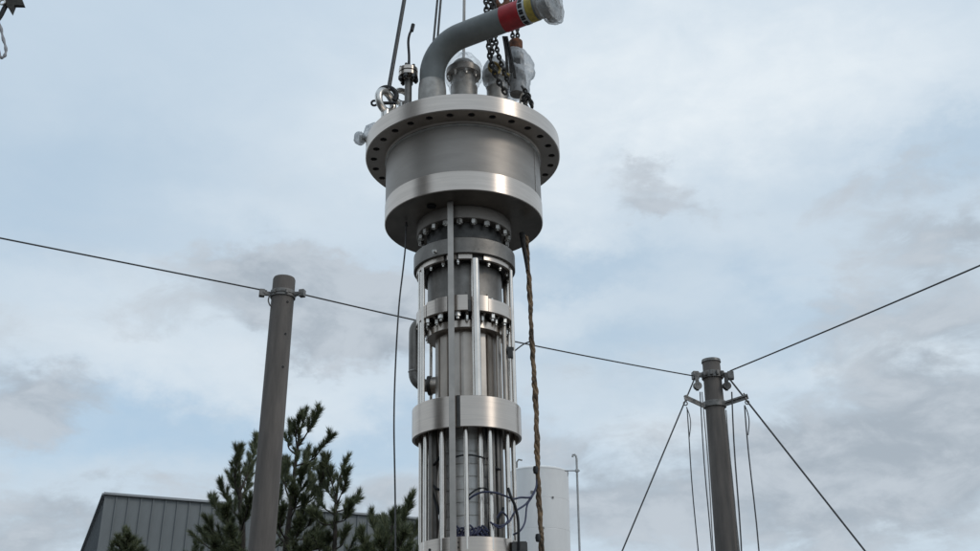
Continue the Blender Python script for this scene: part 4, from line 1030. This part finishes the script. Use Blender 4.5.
# ------------------------------------------------------------------ thin tag line on the left and brown rope on the right
ptsL = [(406.3, 222), (405.5, 245), (403, 270), (399.5, 300), (397, 335), (395.3, 370), (394.3, 400), (394, 430), (394.5, 460), (395.2, 500), (395.5, 551), (396, 640)]
mb = MB(); mb.tube(smoothpts([P(x, y, D - .12) for x, y in ptsL], 5), .0058, 8)
tag(mb.build('tag_line', M['wirerope']), 'thin dark line hanging down left of the machine from the drum plate', 'rope')
ropepts = [(525.5, 236), (527, 255), (529, 280), (530.5, 310), (531.5, 335), (533, 360), (534.8, 385), (536, 410), (537, 440), (537.5, 465), (538.8, 495), (540.5, 525), (542, 551), (546, 640)]
rope = empty('tag_rope', P(525.5, 236, D), 'mottled brown twisted rope hanging down right of the machine', 'rope'); o0 = Vector(rope.location)
cl_ = smoothpts([P(x, y, D + .0) - o0 for x, y in ropepts], 14)
for s_ in range(3):
    mb = MB(); pts = []
    for i, p in enumerate(cl_):
        a = i*.38 + s_*TAU/3 + .5*math.sin(i*.31); w = .0080*(1 + .35*math.sin(i*.23) + .2*math.sin(i*.071 + 1)); pts.append(p + Vector((math.cos(a)*w, math.sin(a)*w, 0)))
    mb.tube(pts, [.0112 + .003*math.sin(i*.9 + s_*2) for i in range(len(pts))], 8); mb.build('strand', M['rope'], rope, 60)
mb = MB(); w = smoothpts([P(x, y, D - .03) - o0 for x, y in ((522, 233), (523.5, 245), (525.5, 258), (527, 270))], 5)
mb.tube(w, [.022 - .013*i/(len(w) - 1) for i in range(len(w))], 8); mb.build('webbing', M['ropedark'], rope, 60)
for (x, y) in ((535.6, 470), (538, 538)):
    mb = MB(); mb.lathe([(.001, -.028), (.014, -.024), (.019, 0), (.015, .024), (.001, .028)], 12, P(x, y, D - .02) - o0); mb.build('tape_wrap', M['black'], rope, 50)
mb = MB(); mb.tube(smoothpts([P(513.5, 352, D - .05), P(519, 347.5, D - .03), P(525, 343.5, D), P(532, 341, D)], 4), .005, 6)
tag(mb.build('thin_cord', M['wirerope']), 'short thin cord tying the brown rope to a rod of the machine', 'cord')

# ------------------------------------------------------------------ crane gear entering at the top left corner
YS = 6.6
gear = empty('lifting_bracket', P(6, 0, YS), 'dark pointed steel lifting bracket at the top left corner', 'bracket'); o0 = Vector(gear.location)
def slab(pts, Y, th, name, m_):
    mb = MB(); n_ = len(pts); vs = [P(x, y, Y) - o0 for x, y in pts] + [P(x, y, Y) - o0 + Vector((0, th, 0)) for x, y in pts]
    mb.add(vs, [tuple(range(n_)), tuple(range(2*n_ - 1, n_ - 1, -1))] + [(i, (i + 1) % n_, n_ + (i + 1) % n_, n_ + i) for i in range(n_)]); return mb.build(name, m_, gear, 0)
slab([(2, -12), (22, -12), (20.5, -4), (24, 5.2), (14.5, 5.0), (11.3, 13.2), (8, 7.2), (4.2, 3.2)], YS, .03, 'plate', mat('old_steel_plate', (.07, .062, .05), .6, .5, .3, 14))
mb = MB(); mb.tube(smoothpts([P(x, y, YS + .02) - o0 for x, y in ((-6, 24), (0, 16.5), (4, 9), (8, 1), (12, -8))]), .018, 8); mb.build('arm', M['black'], gear, 60)
mb = MB(); mb.torus(P(2.3, 2, YS - .01) - o0, .022, .008, None, 14, 6); mb.build('ring', M['nut'], gear, 60)
mb = MB(); w = smoothpts([P(x, y, YS + .05) for x, y in ((-4, 16), (0.5, 27), (3, 38), (5.8, 48), (5, 55), (1.5, 57.5), (-1.2, 52), (-3, 38))], 6)
mb.tube(w, [.011 + .003*math.sin(i*1.1) for i in range(len(w))], 8)
tag(mb.build('webbing_sling', M['webbing']), 'pale looped webbing sling end at the left edge under the dark bracket', 'sling')
